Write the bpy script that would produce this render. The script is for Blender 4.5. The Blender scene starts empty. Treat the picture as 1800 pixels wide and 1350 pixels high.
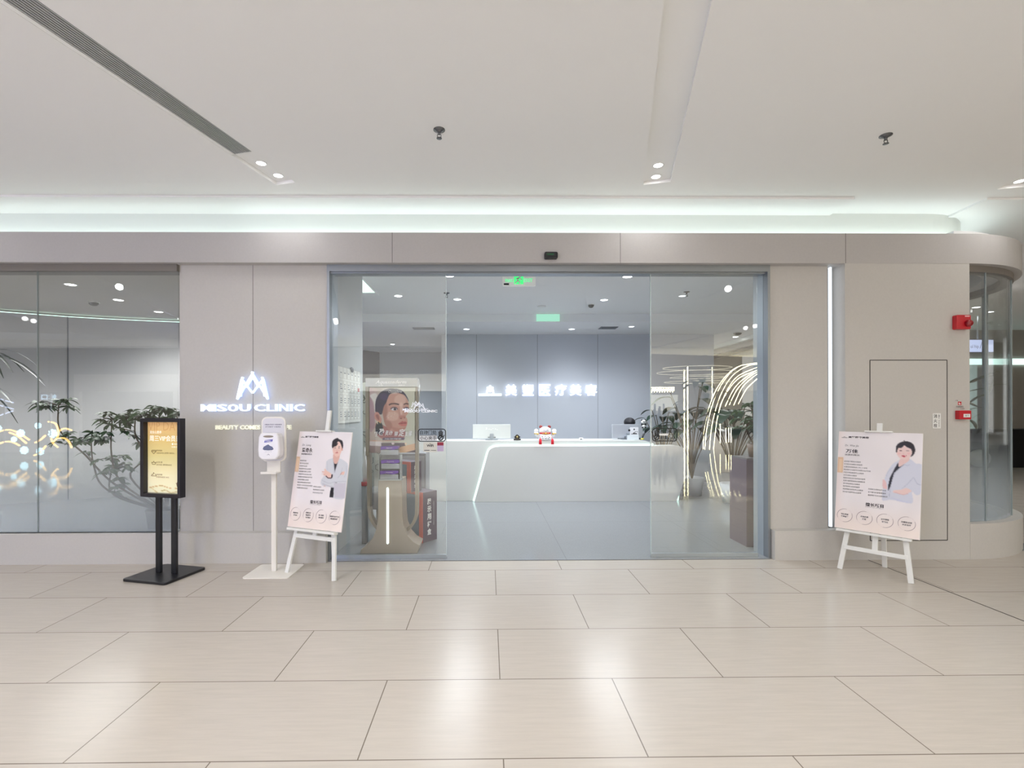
import bpy, bmesh, math, random
import numpy as np
from mathutils import Vector, Matrix
random.seed(7)
S = bpy.context.scene
COL = S.collection
PI = math.pi

# ------------------------------------------------------------------ camera
F, CX, CY, CH = 864.0, 868.0, 722.0, 1.435        # focal length (px of a 1800 wide frame), principal point, eye height
YAW, ROLL = 0.0116, 0.0022
Rv = Vector((math.cos(YAW), -math.sin(YAW), -ROLL)).normalized()
Fv = Vector((math.sin(YAW), math.cos(YAW), 0)).normalized()
Uv = Rv.cross(Fv).normalized()
Fv = Uv.cross(Rv)
cam_d = bpy.data.cameras.new('camera'); cam = bpy.data.objects.new('camera', cam_d); COL.objects.link(cam)
cam_d.sensor_width = 36; cam_d.lens = F / 1800 * 36; cam_d.sensor_fit = 'HORIZONTAL'
cam_d.shift_x = (900 - CX) / 1800; cam_d.shift_y = (CY - 675) / 1800
cam_d.clip_start = 0.05; cam_d.clip_end = 200
cam.matrix_world = Matrix(((Rv.x, Uv.x, -Fv.x, 0), (Rv.y, Uv.y, -Fv.y, 0), (Rv.z, Uv.z, -Fv.z, CH), (0, 0, 0, 1)))
S.camera = cam
def ray(u, v): return Rv * ((u - CX) / F) + Uv * ((CY - v) / F) + Fv
def at(u, v, Y):
    d = ray(u, v); k = Y / d.y
    return Vector((d.x * k, Y, CH + d.z * k))
def onz(u, v, z):
    d = ray(u, v); k = (z - CH) / d.z
    return Vector((d.x * k, d.y * k, z))
def ux(u, Y): return at(u, 722, Y).x
def vz(v, Y, u=868): return at(u, v, Y).z

# ------------------------------------------------------------------ light and exposure
S.view_settings.view_transform = 'Standard'; S.view_settings.look = 'None'
S.view_settings.gamma = 1; S.view_settings.exposure = 0.2; S.view_settings.use_curve_mapping = False
W = bpy.data.worlds.new('World'); S.world = W; W.use_nodes = True
W.node_tree.nodes['Background'].inputs[0].default_value = (1.0, 0.99, 0.985, 1)
W.node_tree.nodes['Background'].inputs[1].default_value = 1.3
WARM = (1.0, 0.995, 0.99); COOL = (0.88, 0.94, 1.0); NEUT = (1, 0.995, 0.99); AQUA = (0.72, 1.0, 0.93)
def area(name, loc, sx, sy, power, col=WARM, rot=(0, 0, 0), shape='RECTANGLE'):
    l = bpy.data.lights.new(name, 'AREA'); l.energy = power; l.color = col; l.shape = shape; l.size = sx; l.size_y = sy
    o = bpy.data.objects.new(name, l); COL.objects.link(o); o.location = loc; o.rotation_euler = rot
    return o
def spot(name, loc, power, col, deg=110, blend=1.0, r=0.22, parent=None):
    l = bpy.data.lights.new(name, 'SPOT'); l.energy = power; l.color = col; l.spot_size = math.radians(deg); l.spot_blend = blend
    l.shadow_soft_size = r
    o = bpy.data.objects.new(name, l); COL.objects.link(o); o.location = loc
    return o
# unseen skylights added over the atrium to light the mall (their glass panels are built with the mall)
ADDED_SKY = [(-9.0, -11.5, 6.9), (0.0, -11.5, 6.9), (9.0, -11.5, 6.9)]
for s, c in zip(ADDED_SKY, ((0.80, 0.89, 1.0), (1, 0.985, 0.98), (1.0, 0.95, 0.89))): area('added_skylight_fill', (s[0], s[1], s[2] - 0.06), 7.5, 5.5, 1900 if s[0] < 0 else 1350, c)

# ------------------------------------------------------------------ materials
def lin(c):
    return tuple(((x / 255) / 12.92 if x / 255 <= 0.04045 else ((x / 255 + 0.055) / 1.055) ** 2.4) for x in c)
MATS = {}
def mat(name, rgb, rough=0.5, metal=0.0, emit=0.0, ecol=None, spec=0.5, coat=0.0, bump=0.0, bscale=200.0, var=0.0, vscale=3.0, alpha=1.0, trans=0.0, sub=0.0):
    if name in MATS: return MATS[name]
    m = bpy.data.materials.new(name); m.use_nodes = True; nt = m.node_tree; b = nt.nodes['Principled BSDF']
    c = lin(rgb) + (1,)
    b.inputs['Base Color'].default_value = c; b.inputs['Roughness'].default_value = rough; b.inputs['Metallic'].default_value = metal
    b.inputs['Specular IOR Level'].default_value = spec; b.inputs['Coat Weight'].default_value = coat
    b.inputs['Coat Roughness'].default_value = 0.08
    b.inputs['Transmission Weight'].default_value = trans; b.inputs['Alpha'].default_value = alpha
    if emit: 
        b.inputs['Emission Color'].default_value = (lin(ecol) if ecol else c[:3]) + (1,); b.inputs['Emission Strength'].default_value = emit
    co = nt.nodes.new('ShaderNodeTexCoord')
    if bump:
        n = nt.nodes.new('ShaderNodeTexNoise'); n.inputs['Scale'].default_value = bscale; n.inputs['Detail'].default_value = 3
        bp = nt.nodes.new('ShaderNodeBump'); bp.inputs['Strength'].default_value = bump; bp.inputs['Distance'].default_value = 0.002
        nt.links.new(co.outputs['Object'], n.inputs['Vector']); nt.links.new(n.outputs['Fac'], bp.inputs['Height']); nt.links.new(bp.outputs['Normal'], b.inputs['Normal'])
    if var:
        n = nt.nodes.new('ShaderNodeTexNoise'); n.inputs['Scale'].default_value = vscale; n.inputs['Detail'].default_value = 8; n.inputs['Roughness'].default_value = 0.7
        r = nt.nodes.new('ShaderNodeValToRGB'); r.color_ramp.elements[0].position = 0.3; r.color_ramp.elements[1].position = 0.7
        r.color_ramp.elements[0].color = tuple(max(0, x * (1 - var)) for x in c[:3]) + (1,)
        r.color_ramp.elements[1].color = tuple(min(1, x * (1 + var)) for x in c[:3]) + (1,)
        nt.links.new(co.outputs['Object'], n.inputs['Vector']); nt.links.new(n.outputs['Fac'], r.inputs['Fac']); nt.links.new(r.outputs['Color'], b.inputs['Base Color'])
    MATS[name] = m; return m
def glow(name, rgb, strength):
    if name in MATS: return MATS[name]
    m = bpy.data.materials.new(name); m.use_nodes = True; nt = m.node_tree; nt.nodes.clear()
    e = nt.nodes.new('ShaderNodeEmission'); e.inputs[0].default_value = lin(rgb) + (1,); e.inputs[1].default_value = strength
    o = nt.nodes.new('ShaderNodeOutputMaterial'); nt.links.new(e.outputs[0], o.inputs[0]); MATS[name] = m; return m
def glass_mat(name, tint=(0.975, 0.987, 0.982), ior=1.75, film=None, rough=0.0):
    """clear pane: see-through mixed with a Fresnel mirror; film=(z0, z1) adds a frosted film printed as dots fading out upwards"""
    m = bpy.data.materials.new(name); m.use_nodes = True; nt = m.node_tree; nt.nodes.clear(); L = nt.links.new
    out = nt.nodes.new('ShaderNodeOutputMaterial')
    tr = nt.nodes.new('ShaderNodeBsdfTransparent'); tr.inputs[0].default_value = tint + (1,)
    gl = nt.nodes.new('ShaderNodeBsdfGlossy'); gl.inputs['Roughness'].default_value = rough; gl.inputs[0].default_value = (1, 1, 1, 1)
    fr = nt.nodes.new('ShaderNodeFresnel'); geo = nt.nodes.new('ShaderNodeNewGeometry')
    im = nt.nodes.new('ShaderNodeMapRange'); im.inputs['To Min'].default_value = ior; im.inputs['To Max'].default_value = 1 / ior   # same mirror strength on both faces of the pane
    L(geo.outputs['Backfacing'], im.inputs['Value']); L(im.outputs[0], fr.inputs[0])
    mx = nt.nodes.new('ShaderNodeMixShader'); L(fr.outputs[0], mx.inputs[0]); L(tr.outputs[0], mx.inputs[1]); L(gl.outputs[0], mx.inputs[2])
    last = mx
    if film:
        df = nt.nodes.new('ShaderNodeBsdfDiffuse'); df.inputs[0].default_value = lin((205, 212, 220)) + (1,)
        tl = nt.nodes.new('ShaderNodeBsdfTranslucent'); tl.inputs[0].default_value = lin((215, 222, 228)) + (1,)
        fm = nt.nodes.new('ShaderNodeMixShader'); fm.inputs[0].default_value = 0.5; L(df.outputs[0], fm.inputs[1]); L(tl.outputs[0], fm.inputs[2])
        sp = nt.nodes.new('ShaderNodeSeparateXYZ'); L(geo.outputs['Position'], sp.inputs[0])
        mr = nt.nodes.new('ShaderNodeMapRange'); mr.inputs['From Min'].default_value = film[0]; mr.inputs['From Max'].default_value = film[1]
        mr.inputs['To Min'].default_value = 0.31; mr.inputs['To Max'].default_value = 0.0; mr.clamp = True
        L(sp.outputs['Z'], mr.inputs['Value'])
        m2 = nt.nodes.new('ShaderNodeMixShader'); L(mr.outputs[0], m2.inputs[0]); L(mx.outputs[0], m2.inputs[1]); L(fm.outputs[0], m2.inputs[2]); last = m2
    L(last.outputs[0], out.inputs[0]); MATS[name] = m; return m
def floor_mat(name, rgb, bw, rh, off, mort, mortc, rough, streak=0.06, x0=0, y0=0, offs=0.5, speck=0.0, spec=0.5, wob=0.02):
    m = bpy.data.materials.new(name); m.use_nodes = True; nt = m.node_tree; b = nt.nodes['Principled BSDF']; L = nt.links.new
    geo = nt.nodes.new('ShaderNodeNewGeometry')
    mp = nt.nodes.new('ShaderNodeMapping'); mp.inputs['Location'].default_value = (-x0, -y0, 0); L(geo.outputs['Position'], mp.inputs['Vector'])
    br = nt.nodes.new('ShaderNodeTexBrick'); br.offset = offs; br.inputs['Scale'].default_value = 1; br.inputs['Mortar Size'].default_value = mort
    br.inputs['Mortar Smooth'].default_value = 0.1; br.inputs['Brick Width'].default_value = bw; br.inputs['Row Height'].default_value = rh
    c = lin(rgb); br.inputs['Color1'].default_value = c + (1,); br.inputs['Color2'].default_value = tuple(x * 0.965 for x in c) + (1,)
    br.inputs['Mortar'].default_value = lin(mortc) + (1,); L(mp.outputs[0], br.inputs['Vector'])
    mp2 = nt.nodes.new('ShaderNodeMapping'); mp2.inputs['Scale'].default_value = (1.2, 14, 1) if not speck else (1, 1, 1); L(geo.outputs['Position'], mp2.inputs['Vector'])
    n = nt.nodes.new('ShaderNodeTexNoise'); n.inputs['Scale'].default_value = 3.0 if not speck else speck; n.inputs['Detail'].default_value = 8; n.inputs['Roughness'].default_value = 0.65
    L(mp2.outputs[0], n.inputs['Vector'])
    r = nt.nodes.new('ShaderNodeMapRange'); r.inputs['From Min'].default_value = 0.3; r.inputs['From Max'].default_value = 0.7
    r.inputs['To Min'].default_value = 1 - streak; r.inputs['To Max'].default_value = 1 + streak; L(n.outputs['Fac'], r.inputs['Value'])
    mx = nt.nodes.new('ShaderNodeVectorMath'); mx.operation = 'SCALE'; L(br.outputs['Color'], mx.inputs[0]); L(r.outputs[0], mx.inputs['Scale'])
    L(mx.outputs[0], b.inputs['Base Color']); b.inputs['Roughness'].default_value = rough; b.inputs['Specular IOR Level'].default_value = spec
    n2 = nt.nodes.new('ShaderNodeTexNoise'); n2.inputs['Scale'].default_value = 7; n2.inputs['Detail'].default_value = 2; L(geo.outputs['Position'], n2.inputs['Vector'])
    bp = nt.nodes.new('ShaderNodeBump'); bp.inputs['Strength'].default_value = wob; bp.inputs['Distance'].default_value = 0.02
    L(n2.outputs['Fac'], bp.inputs['Height']); L(bp.outputs['Normal'], b.inputs['Normal'])
    MATS[name] = m; return m

# ------------------------------------------------------------------ mesh helpers
class MB:
    def __init__(s): s.v = []; s.f = []; s.smooth = []; s.mi = []; s.m = 0; s.x = Matrix.Identity(4)
    def add(s, vs, fs, sm=False):
        n = len(s.v); s.v += [tuple(s.x @ Vector(p)) for p in vs]; s.f += [tuple(i + n for i in f) for f in fs]
        s.smooth += [sm] * len(fs); s.mi += [s.m] * len(fs); return s
    def box(s, x0, x1, y0, y1, z0, z1):
        if x0 > x1: x0, x1 = x1, x0
        if y0 > y1: y0, y1 = y1, y0
        if z0 > z1: z0, z1 = z1, z0
        v = [(x, y, z) for x in (x0, x1) for y in (y0, y1) for z in (z0, z1)]
        return s.add(v, [(0, 1, 3, 2), (4, 6, 7, 5), (0, 4, 5, 1), (2, 3, 7, 6), (0, 2, 6, 4), (1, 5, 7, 3)])
    def quad(s, a, b, c, d): return s.add([a, b, c, d], [(0, 1, 2, 3)])
    def prism(s, poly, y0, y1, plane='xz', sm=False):
        """poly of 2D points extruded; plane xz -> along y, xy -> along z (y0,y1 are z), yz -> along x"""
        n = len(poly)
        P = {'xz': lambda p, t: (p[0], t, p[1]), 'xy': lambda p, t: (p[0], p[1], t), 'yz': lambda p, t: (t, p[0], p[1])}[plane]
        v = [P(p, y0) for p in poly] + [P(p, y1) for p in poly]
        s.add(v, [tuple(range(n)), tuple(range(2 * n - 1, n - 1, -1))])
        n0 = len(s.v) - 2 * n
        for i in range(n):
            j = (i + 1) % n
            s.f.append((n0 + i, n0 + n + i, n0 + n + j, n0 + j)); s.smooth.append(sm); s.mi.append(s.m)
        return s
    def tube(s, pts, r, k=8, cap=True, flat=1.0, closed=False):
        pts = [Vector(p) for p in pts]; n = len(pts); rs = r if isinstance(r, (list, tuple)) else [r] * n
        rings = []; up = Vector((0, 0, 1))
        prev = None
        for i, p in enumerate(pts):
            a = pts[(i - 1) % n] if (closed or i) else p; b = pts[(i + 1) % n] if (closed or i < n - 1) else p
            t = (b - a)
            t = t.normalized() if t.length > 1e-9 else Vector((0, 0, 1))
            if prev is None:
                q = t.cross(up); q = t.cross(Vector((1, 0, 0))) if q.length < 1e-3 else q
            else: q = prev - t * prev.dot(t)
            q.normalize(); prev = q; w = t.cross(q)
            rings.append([p + (q * math.cos(2 * PI * j / k) + w * math.sin(2 * PI * j / k) * flat) * rs[i] for j in range(k)])
        vs = [x for R in rings for x in R]; fs = []
        for i in range(n if closed else n - 1):
            i2 = (i + 1) % n
            for j in range(k): fs.append((i * k + j, i * k + (j + 1) % k, i2 * k + (j + 1) % k, i2 * k + j))
        s.add(vs, fs, True)
        if cap and not closed: s.add(rings[0], [tuple(range(k))]); s.add(rings[-1], [tuple(range(k))[::-1]])
        return s
    def bar(s, a, b, w, h, up=(0, 0, 1)):
        """rectangular bar between two points: w across, h along 'up'"""
        a, b = Vector(a), Vector(b); t = (b - a).normalized(); u = Vector(up); u = u - t * u.dot(t)
        if u.length < 1e-4: u = Vector((0, 1, 0)) - t * t.y
        u.normalize(); q = t.cross(u)
        v = [p + q * (sx * w / 2) + u * (sz * h / 2) for p in (a, b) for sx, sz in ((-1, -1), (1, -1), (1, 1), (-1, 1))]
        return s.add(v, [(0, 1, 2, 3), (7, 6, 5, 4), (0, 4, 5, 1), (1, 5, 6, 2), (2, 6, 7, 3), (3, 7, 4, 0)])
    def lathe(s, prof, c=(0, 0, 0), k=24, sx=1, sy=1, cap=True):
        vs = []; fs = []; n = len(prof)
        for r, z in prof:
            for j in range(k): vs.append((c[0] + r * sx * math.cos(2 * PI * j / k), c[1] + r * sy * math.sin(2 * PI * j / k), c[2] + z))
        for i in range(n - 1):
            for j in range(k): fs.append((i * k + j, i * k + (j + 1) % k, (i + 1) * k + (j + 1) % k, (i + 1) * k + j))
        s.add(vs, fs, True)
        if cap:
            s.add(vs[:k], [tuple(range(k))[::-1]]); s.add(vs[-k:], [tuple(range(k))])
        return s
    def ball(s, c, r, k=16, m=10):
        rx, ry, rz = r if isinstance(r, (tuple, list)) else (r, r, r)
        vs = []; fs = []
        for i in range(m + 1):
            th = PI * i / m
            for j in range(k):
                ph = 2 * PI * j / k; vs.append((c[0] + rx * math.sin(th) * math.cos(ph), c[1] + ry * math.sin(th) * math.sin(ph), c[2] + rz * math.cos(th)))
        for i in range(m):
            for j in range(k): fs.append((i * k + j, (i + 1) * k + j, (i + 1) * k + (j + 1) % k, i * k + (j + 1) % k))
        return s.add(vs, fs, True)
    def merge(s, me, M):
        n = len(s.v); s.v += [tuple(s.x @ (M @ v.co)) for v in me.vertices]
        for p in me.polygons: s.f.append(tuple(i + n for i in p.vertices)); s.smooth.append(False); s.mi.append(s.m)
        return s
    def build(s, name, material, parent=None, bevel=0.0, seg=2, base=True, label=None):
        me = bpy.data.meshes.new(name)
        vs = s.v
        off = Vector((0, 0, 0))
        if parent is None and base and vs:
            a = np.array(vs); off = Vector(((a[:, 0].min() + a[:, 0].max()) / 2, (a[:, 1].min() + a[:, 1].max()) / 2, a[:, 2].min()))
            vs = [tuple(Vector(v) - off) for v in vs]
        me.from_pydata(vs, [], s.f); me.validate()
        if len(me.polygons) == len(s.smooth): me.polygons.foreach_set('use_smooth', s.smooth)
        for mm in (material if isinstance(material, (list, tuple)) else [material]): me.materials.append(mm)
        if isinstance(material, (list, tuple)) and len(me.polygons) == len(s.mi): me.polygons.foreach_set('material_index', s.mi)
        bm = bmesh.new(); bm.from_mesh(me); bmesh.ops.remove_doubles(bm, verts=bm.verts, dist=1e-6); bmesh.ops.recalc_face_normals(bm, faces=bm.faces); bm.to_mesh(me); bm.free()
        o = bpy.data.objects.new(name, me); COL.objects.link(o); o.location = off
        if parent: o.parent = parent; o.location = (0, 0, 0)
        if bevel:
            b = o.modifiers.new('bevel', 'BEVEL'); b.width = bevel; b.segments = seg; b.limit_method = 'ANGLE'; b.angle_limit = math.radians(40)
        if label: o['label'] = label
        return o
def tag(o, label, cat, group=None, kind=None):
    o['label'] = label; o['category'] = cat
    if group: o['group'] = group
    if kind: o['kind'] = kind
    return o
def thing(name, label, cat, loc=(0, 0, 0), rz=0.0, group=None):
    o = bpy.data.objects.new(name, None); COL.objects.link(o); o.location = loc; o.rotation_euler = (0, 0, rz); o.empty_display_size = 0.1
    return tag(o, label, cat, group)
def struct(name, mb, m, label=None, bevel=0):
    o = mb.build(name, m, bevel=bevel); o['kind'] = 'structure'
    if label: o['label'] = label
    return o
def dup(root, loc, rz=None, label=None):
    def cp(o, par):
        c = o.copy(); COL.objects.link(c)
        if par: c.parent = par
        for ch in kids.get(o, []): cp(ch, c)
        return c
    kids = {}
    for o in list(bpy.data.objects):
        if o.parent: kids.setdefault(o.parent, []).append(o)
    r = cp(root, None); r.location = loc
    if rz is not None: r.rotation_euler = (0, 0, rz)
    if label: r['label'] = label
    return r
def rrect(x0, x1, z0, z1, r, n=5):
    p = []
    for cx, cz, a0 in ((x1 - r, z1 - r, 0), (x0 + r, z1 - r, PI / 2), (x0 + r, z0 + r, PI), (x1 - r, z0 + r, 1.5 * PI)):
        for i in range(n + 1): a = a0 + PI / 2 * i / n; p.append((cx + r * math.cos(a), cz + r * math.sin(a)))
    return p
def spline(pts, n=6, closed=False):
    P = [Vector(p) for p in pts]; out = []; N = len(P)
    for i in range(N if closed else N - 1):
        g = lambda k: P[k % N] if closed else P[max(0, min(N - 1, k))]
        a, b, c, d = g(i - 1), g(i), g(i + 1), g(i + 2)
        for j in range(n):
            t = j / n; out.append(0.5 * ((2 * b) + (c - a) * t + (2 * a - 5 * b + 4 * c - d) * t * t + (3 * b - a - 3 * c + d) * t ** 3))
    if not closed: out.append(P[-1])
    return out
# --- lettering: text curves turned into meshes and fitted to a box, standing in the xz plane facing -y
TCACHE = {}
def tmesh(body, weight=0.0, shear=0.0):
    k = (body, weight, shear)
    if k in TCACHE: return TCACHE[k]
    c = bpy.data.curves.new('t', 'FONT'); c.body = body; c.size = 1; c.resolution_u = 2; c.offset = weight; c.shear = shear
    o = bpy.data.objects.new('t', c); COL.objects.link(o)
    dg = bpy.context.evaluated_depsgraph_get(); me = bpy.data.meshes.new_from_object(o.evaluated_get(dg))
    bpy.data.objects.remove(o); bpy.data.curves.remove(c)
    a = np.array([v.co[:] for v in me.vertices]); TCACHE[k] = (me, a[:, 0].min(), a[:, 0].max(), a[:, 1].min(), a[:, 1].max()); return TCACHE[k]
def put(mb, body, x0, x1, z0, z1, y, weight=0.0, shear=0.0, depth=0.0, flip=False):
    """text stretched to fill x0..x1, z0..z1 at depth y (depth>0 gives it thickness towards -y)"""
    me, a, b, c, d = tmesh(body, weight, shear)
    sx = (x1 - x0) / (b - a); sz = (z1 - z0) / (d - c)
    M = Matrix(((sx, 0, 0, x0 - a * sx), (0, 0, 1, y), (0, sz, 0, z0 - c * sz), (0, 0, 0, 1)))
    if flip: M = Matrix(((-sx, 0, 0, x1 + a * sx), (0, 0, 1, y), (0, sz, 0, z0 - c * sz), (0, 0, 0, 1)))
    if depth:
        # solid letters: extrude outline by stacking a front, a back and walls
        n0 = len(mb.v); mb.merge(me, M); M2 = M.copy(); M2[1][3] = y - depth; n1 = len(mb.v); mb.merge(me, M2)
        cnt = {}
        for p in me.polygons:
            vs = list(p.vertices)
            for i in range(len(vs)):
                e = (vs[i], vs[(i + 1) % len(vs)]); k = tuple(sorted(e)); cnt.setdefault(k, []).append(e)
        for k, es in cnt.items():
            if len(es) == 1:
                p, q = es[0]; mb.f.append((n0 + p, n0 + q, n1 + q, n1 + p)); mb.smooth.append(False); mb.mi.append(mb.m)
    else: mb.merge(me, M)
    return mb
# --- printed pictures: a fine grid coloured by a little painter
class Paint:
    def __init__(s, nx, ny, bg, mapf=None):
        s.nx, s.ny = nx, ny; gx, gy = np.meshgrid(np.linspace(0, 1, nx), np.linspace(0, 1, ny)); s.gx, s.gy = gx, gy
        s.im = np.zeros((ny, nx, 3)); s.im[:] = np.array(bg, float); s.mapf = mapf or (lambda p: p)
    def M(s, pts): return [s.mapf(p) for p in pts]
    def mask(s, pts, blur=0, smooth=True):
        pts = s.M(pts)
        if smooth: pts = [tuple(p)[:2] for p in spline([(p[0], p[1], 0) for p in pts], 5, True)]
        m = np.zeros((s.ny, s.nx), bool); n = len(pts)
        for i in range(n):
            x1, y1 = pts[i]; x2, y2 = pts[(i + 1) % n]
            if y1 == y2: continue
            c = ((s.gy < y1) != (s.gy < y2)); xi = (x2 - x1) * (s.gy - y1) / (y2 - y1) + x1
            m ^= c & (s.gx < xi)
        return s.blur(m.astype(float), blur)
    def blur(s, m, n):
        for _ in range(n):
            p = np.pad(m, 1, mode='edge'); m = (p[1:-1, 1:-1] * 2 + p[:-2, 1:-1] + p[2:, 1:-1] + p[1:-1, :-2] + p[1:-1, 2:]) / 6
        return m
    def fill(s, pts, col, a=1.0, blur=1, smooth=True, clip=None):
        m = s.mask(pts, blur, smooth) * a
        if clip is not None: m = m * clip
        s.im = s.im * (1 - m[..., None]) + np.array(col, float) * m[..., None]; return m
    def ell(s, c, rx, ry, col, a=1.0, blur=1, clip=None, rot=0):
        pts = [(c[0] + rx * math.cos(t) * math.cos(rot) - ry * math.sin(t) * math.sin(rot), c[1] + rx * math.cos(t) * math.sin(rot) + ry * math.sin(t) * math.cos(rot)) for t in [2 * PI * i / 16 for i in range(16)]]
        return s.fill(pts, col, a, blur, True, clip)
    def line(s, pts, w, col, a=1.0, blur=1):
        P = [Vector((p[0], p[1], 0)) for p in pts]; P = spline(P, 6); L = []; R = []
        for i, p in enumerate(P):
            t = (P[min(i + 1, len(P) - 1)] - P[max(0, i - 1)]); t = t.normalized() if t.length else Vector((1, 0, 0)); q = Vector((-t.y, t.x, 0)) * w / 2
            L.append((p + q)[:2]); R.append((p - q)[:2])
        s.fill(L + R[::-1], col, a, blur, False)
    def grad(s, f):
        s.im = f(s.gx, s.gy, s.im)
    def mesh(s, name, w, h, parent, o=(0, 0, 0), m=None, lean=0.0):
        """panel w x h standing in xz from corner o (lower left), facing -y"""
        ny, nx = s.ny, s.nx
        vs = np.zeros((ny * nx, 3)); vs[:, 0] = o[0] + s.gx.ravel() * w; vs[:, 1] = o[1]; vs[:, 2] = o[2] + (1 - s.gy.ravel()) * h
        idx = np.arange(ny * nx).reshape(ny, nx); fs = np.stack([idx[:-1, :-1], idx[1:, :-1], idx[1:, 1:], idx[:-1, 1:]], -1).reshape(-1, 4)
        me = bpy.data.meshes.new(name); me.vertices.add(len(vs)); me.vertices.foreach_set('co', vs.ravel())
        me.loops.add(fs.size); me.loops.foreach_set('vertex_index', fs.ravel().astype(np.int32)); me.polygons.add(len(fs))
        me.polygons.foreach_set('loop_start', np.arange(0, fs.size, 4, dtype=np.int32)); me.update(calc_edges=True)
        c = np.clip(s.im / 255, 0, 1); c = np.where(c <= 0.04045, c / 12.92, ((c + 0.055) / 1.055) ** 2.4)
        ca = me.color_attributes.new('print', 'FLOAT_COLOR', 'POINT'); ca.data.foreach_set('color', np.concatenate([c.reshape(-1, 3), np.ones((ny * nx, 1))], 1).ravel())
        me.materials.append(m or print_mat()); ob = bpy.data.objects.new(name, me); COL.objects.link(ob)
        if parent: ob.parent = parent
        return ob
def print_mat(emit=0.0, name='printed_paper'):
    if name in MATS: return MATS[name]
    m = bpy.data.materials.new(name); m.use_nodes = True; nt = m.node_tree; b = nt.nodes['Principled BSDF']
    a = nt.nodes.new('ShaderNodeAttribute'); a.attribute_name = 'print'; nt.links.new(a.outputs['Color'], b.inputs['Base Color']); b.inputs['Roughness'].default_value = 0.45
    if emit: nt.links.new(a.outputs['Color'], b.inputs['Emission Color']); b.inputs['Emission Strength'].default_value = emit
    MATS[name] = m; return m
def homog(c):
    """crop pixels of the four corners TL, TR, BR, BL -> (0..1, 0..1)"""
    A = []; B = []
    for (x, y), (a, b) in zip(c, ((0, 0), (1, 0), (1, 1), (0, 1))):
        A += [[x, y, 1, 0, 0, 0, -a * x, -a * y], [0, 0, 0, x, y, 1, -b * x, -b * y]]; B += [a, b]
    h = np.linalg.solve(np.array(A, float), np.array(B, float))
    return lambda p: ((h[0] * p[0] + h[1] * p[1] + h[2]) / (h[6] * p[0] + h[7] * p[1] + 1), (h[3] * p[0] + h[4] * p[1] + h[5]) / (h[6] * p[0] + h[7] * p[1] + 1))

WALL = mat('grey_wall_panel', (200, 197, 192), 0.55, bump=0.15, bscale=350, var=0.03, vscale=60)
CEIL = mat('ceiling_paint', (245, 245, 244), 0.9, bump=0.1, bscale=300)
COVE = mat('cove_paint', (226, 230, 226), 0.8)
DARKMETAL = mat('brushed_grey_metal', (150, 155, 160), 0.35, metal=0.7)
STEEL = mat('satin_steel', (178, 186, 192), 0.3, metal=0.6)
CLWALL = mat('clinic_blue_grey_panel', (206, 211, 220), 0.45, bump=0.05, bscale=300)
CLCEIL = mat('clinic_ceiling_paint', (246, 246, 246), 0.8)
WHITE = mat('white_lacquer', (240, 240, 238), 0.35)
BLACK = mat('black_satin', (26, 27, 31), 0.35)
GROOVE = mat('dark_groove', (52, 48, 45), 0.8)
GLASS = glass_mat('clear_glass'); FROST = glass_mat('frosted_film_glass', ior=1.7, film=(0.35, 1.2)); FILM = glass_mat('frosted_film', ior=1.02, film=(0.35, 1.0))
TILE = floor_mat('polished_beige_tile', (192, 184, 174), 1.2, 0.6, 0.5, 0.0028, (120, 110, 100), 0.22, 0.05, x0=0.06, y0=2.026 - 0.6 * 40, wob=0.03, spec=0.2)
TERR = floor_mat('grey_terrazzo', (136, 139, 142), 1.6, 1.6, 0.0, 0.003, (120, 122, 125), 0.16, 0.10, x0=0.75, y0=4.7, offs=0.0, speck=110, wob=0.03)
# ================================================================== SETTING
DP, DW, DG, DF = 4.66, 4.75, 4.78, 4.66      # plinth face, wall face, door glass, fascia face
ZF0, ZF1 = vz(462, DF), vz(409, DF)
ZPL = vz(935, DP); ZC = 3.5; ZK = 3.12; ZDH = vz(480, DG); ZR = 2.98
XL = -9.0
XJ0, XJ1 = ux(579, DW), ux(1349, DW)          # door opening
XWL = ux(316, DW)                              # left window / wall edge
XWR = ux(1705, DP)                             # right wall / curved window
CC = (XWR, DW + 1.24)                          # centre of the rounded corner
YB = 14.0
def corner(R, a0=0, a1=90, n=18, straight=None):
    """path along a facade at distance R from the corner centre: straight part from x=straight, then the arc, then back"""
    p = []
    if straight is not None: p.append((straight, CC[1] - R))
    for i in range(n + 1):
        a = math.radians(a0 + (a1 - a0) * i / n); p.append((CC[0] + R * math.sin(a), CC[1] - R * math.cos(a)))
    p.append((CC[0] + R, YB)); return p
def ribbon(mb, out, inn, z0, z1):
    n = len(out); v = []
    for (a, b) in zip(out, inn): v += [(a[0], a[1], z0), (a[0], a[1], z1), (b[0], b[1], z1), (b[0], b[1], z0)]
    f = []
    for i in range(n - 1):
        k = i * 4
        for j in range(4): f.append((k + j, k + (j + 1) % 4, k + 4 + (j + 1) % 4, k + 4 + j))
    f += [(0, 1, 2, 3), (4 * n - 1, 4 * n - 2, 4 * n - 3, 4 * n - 4)]
    return mb.add(v, f)
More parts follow.
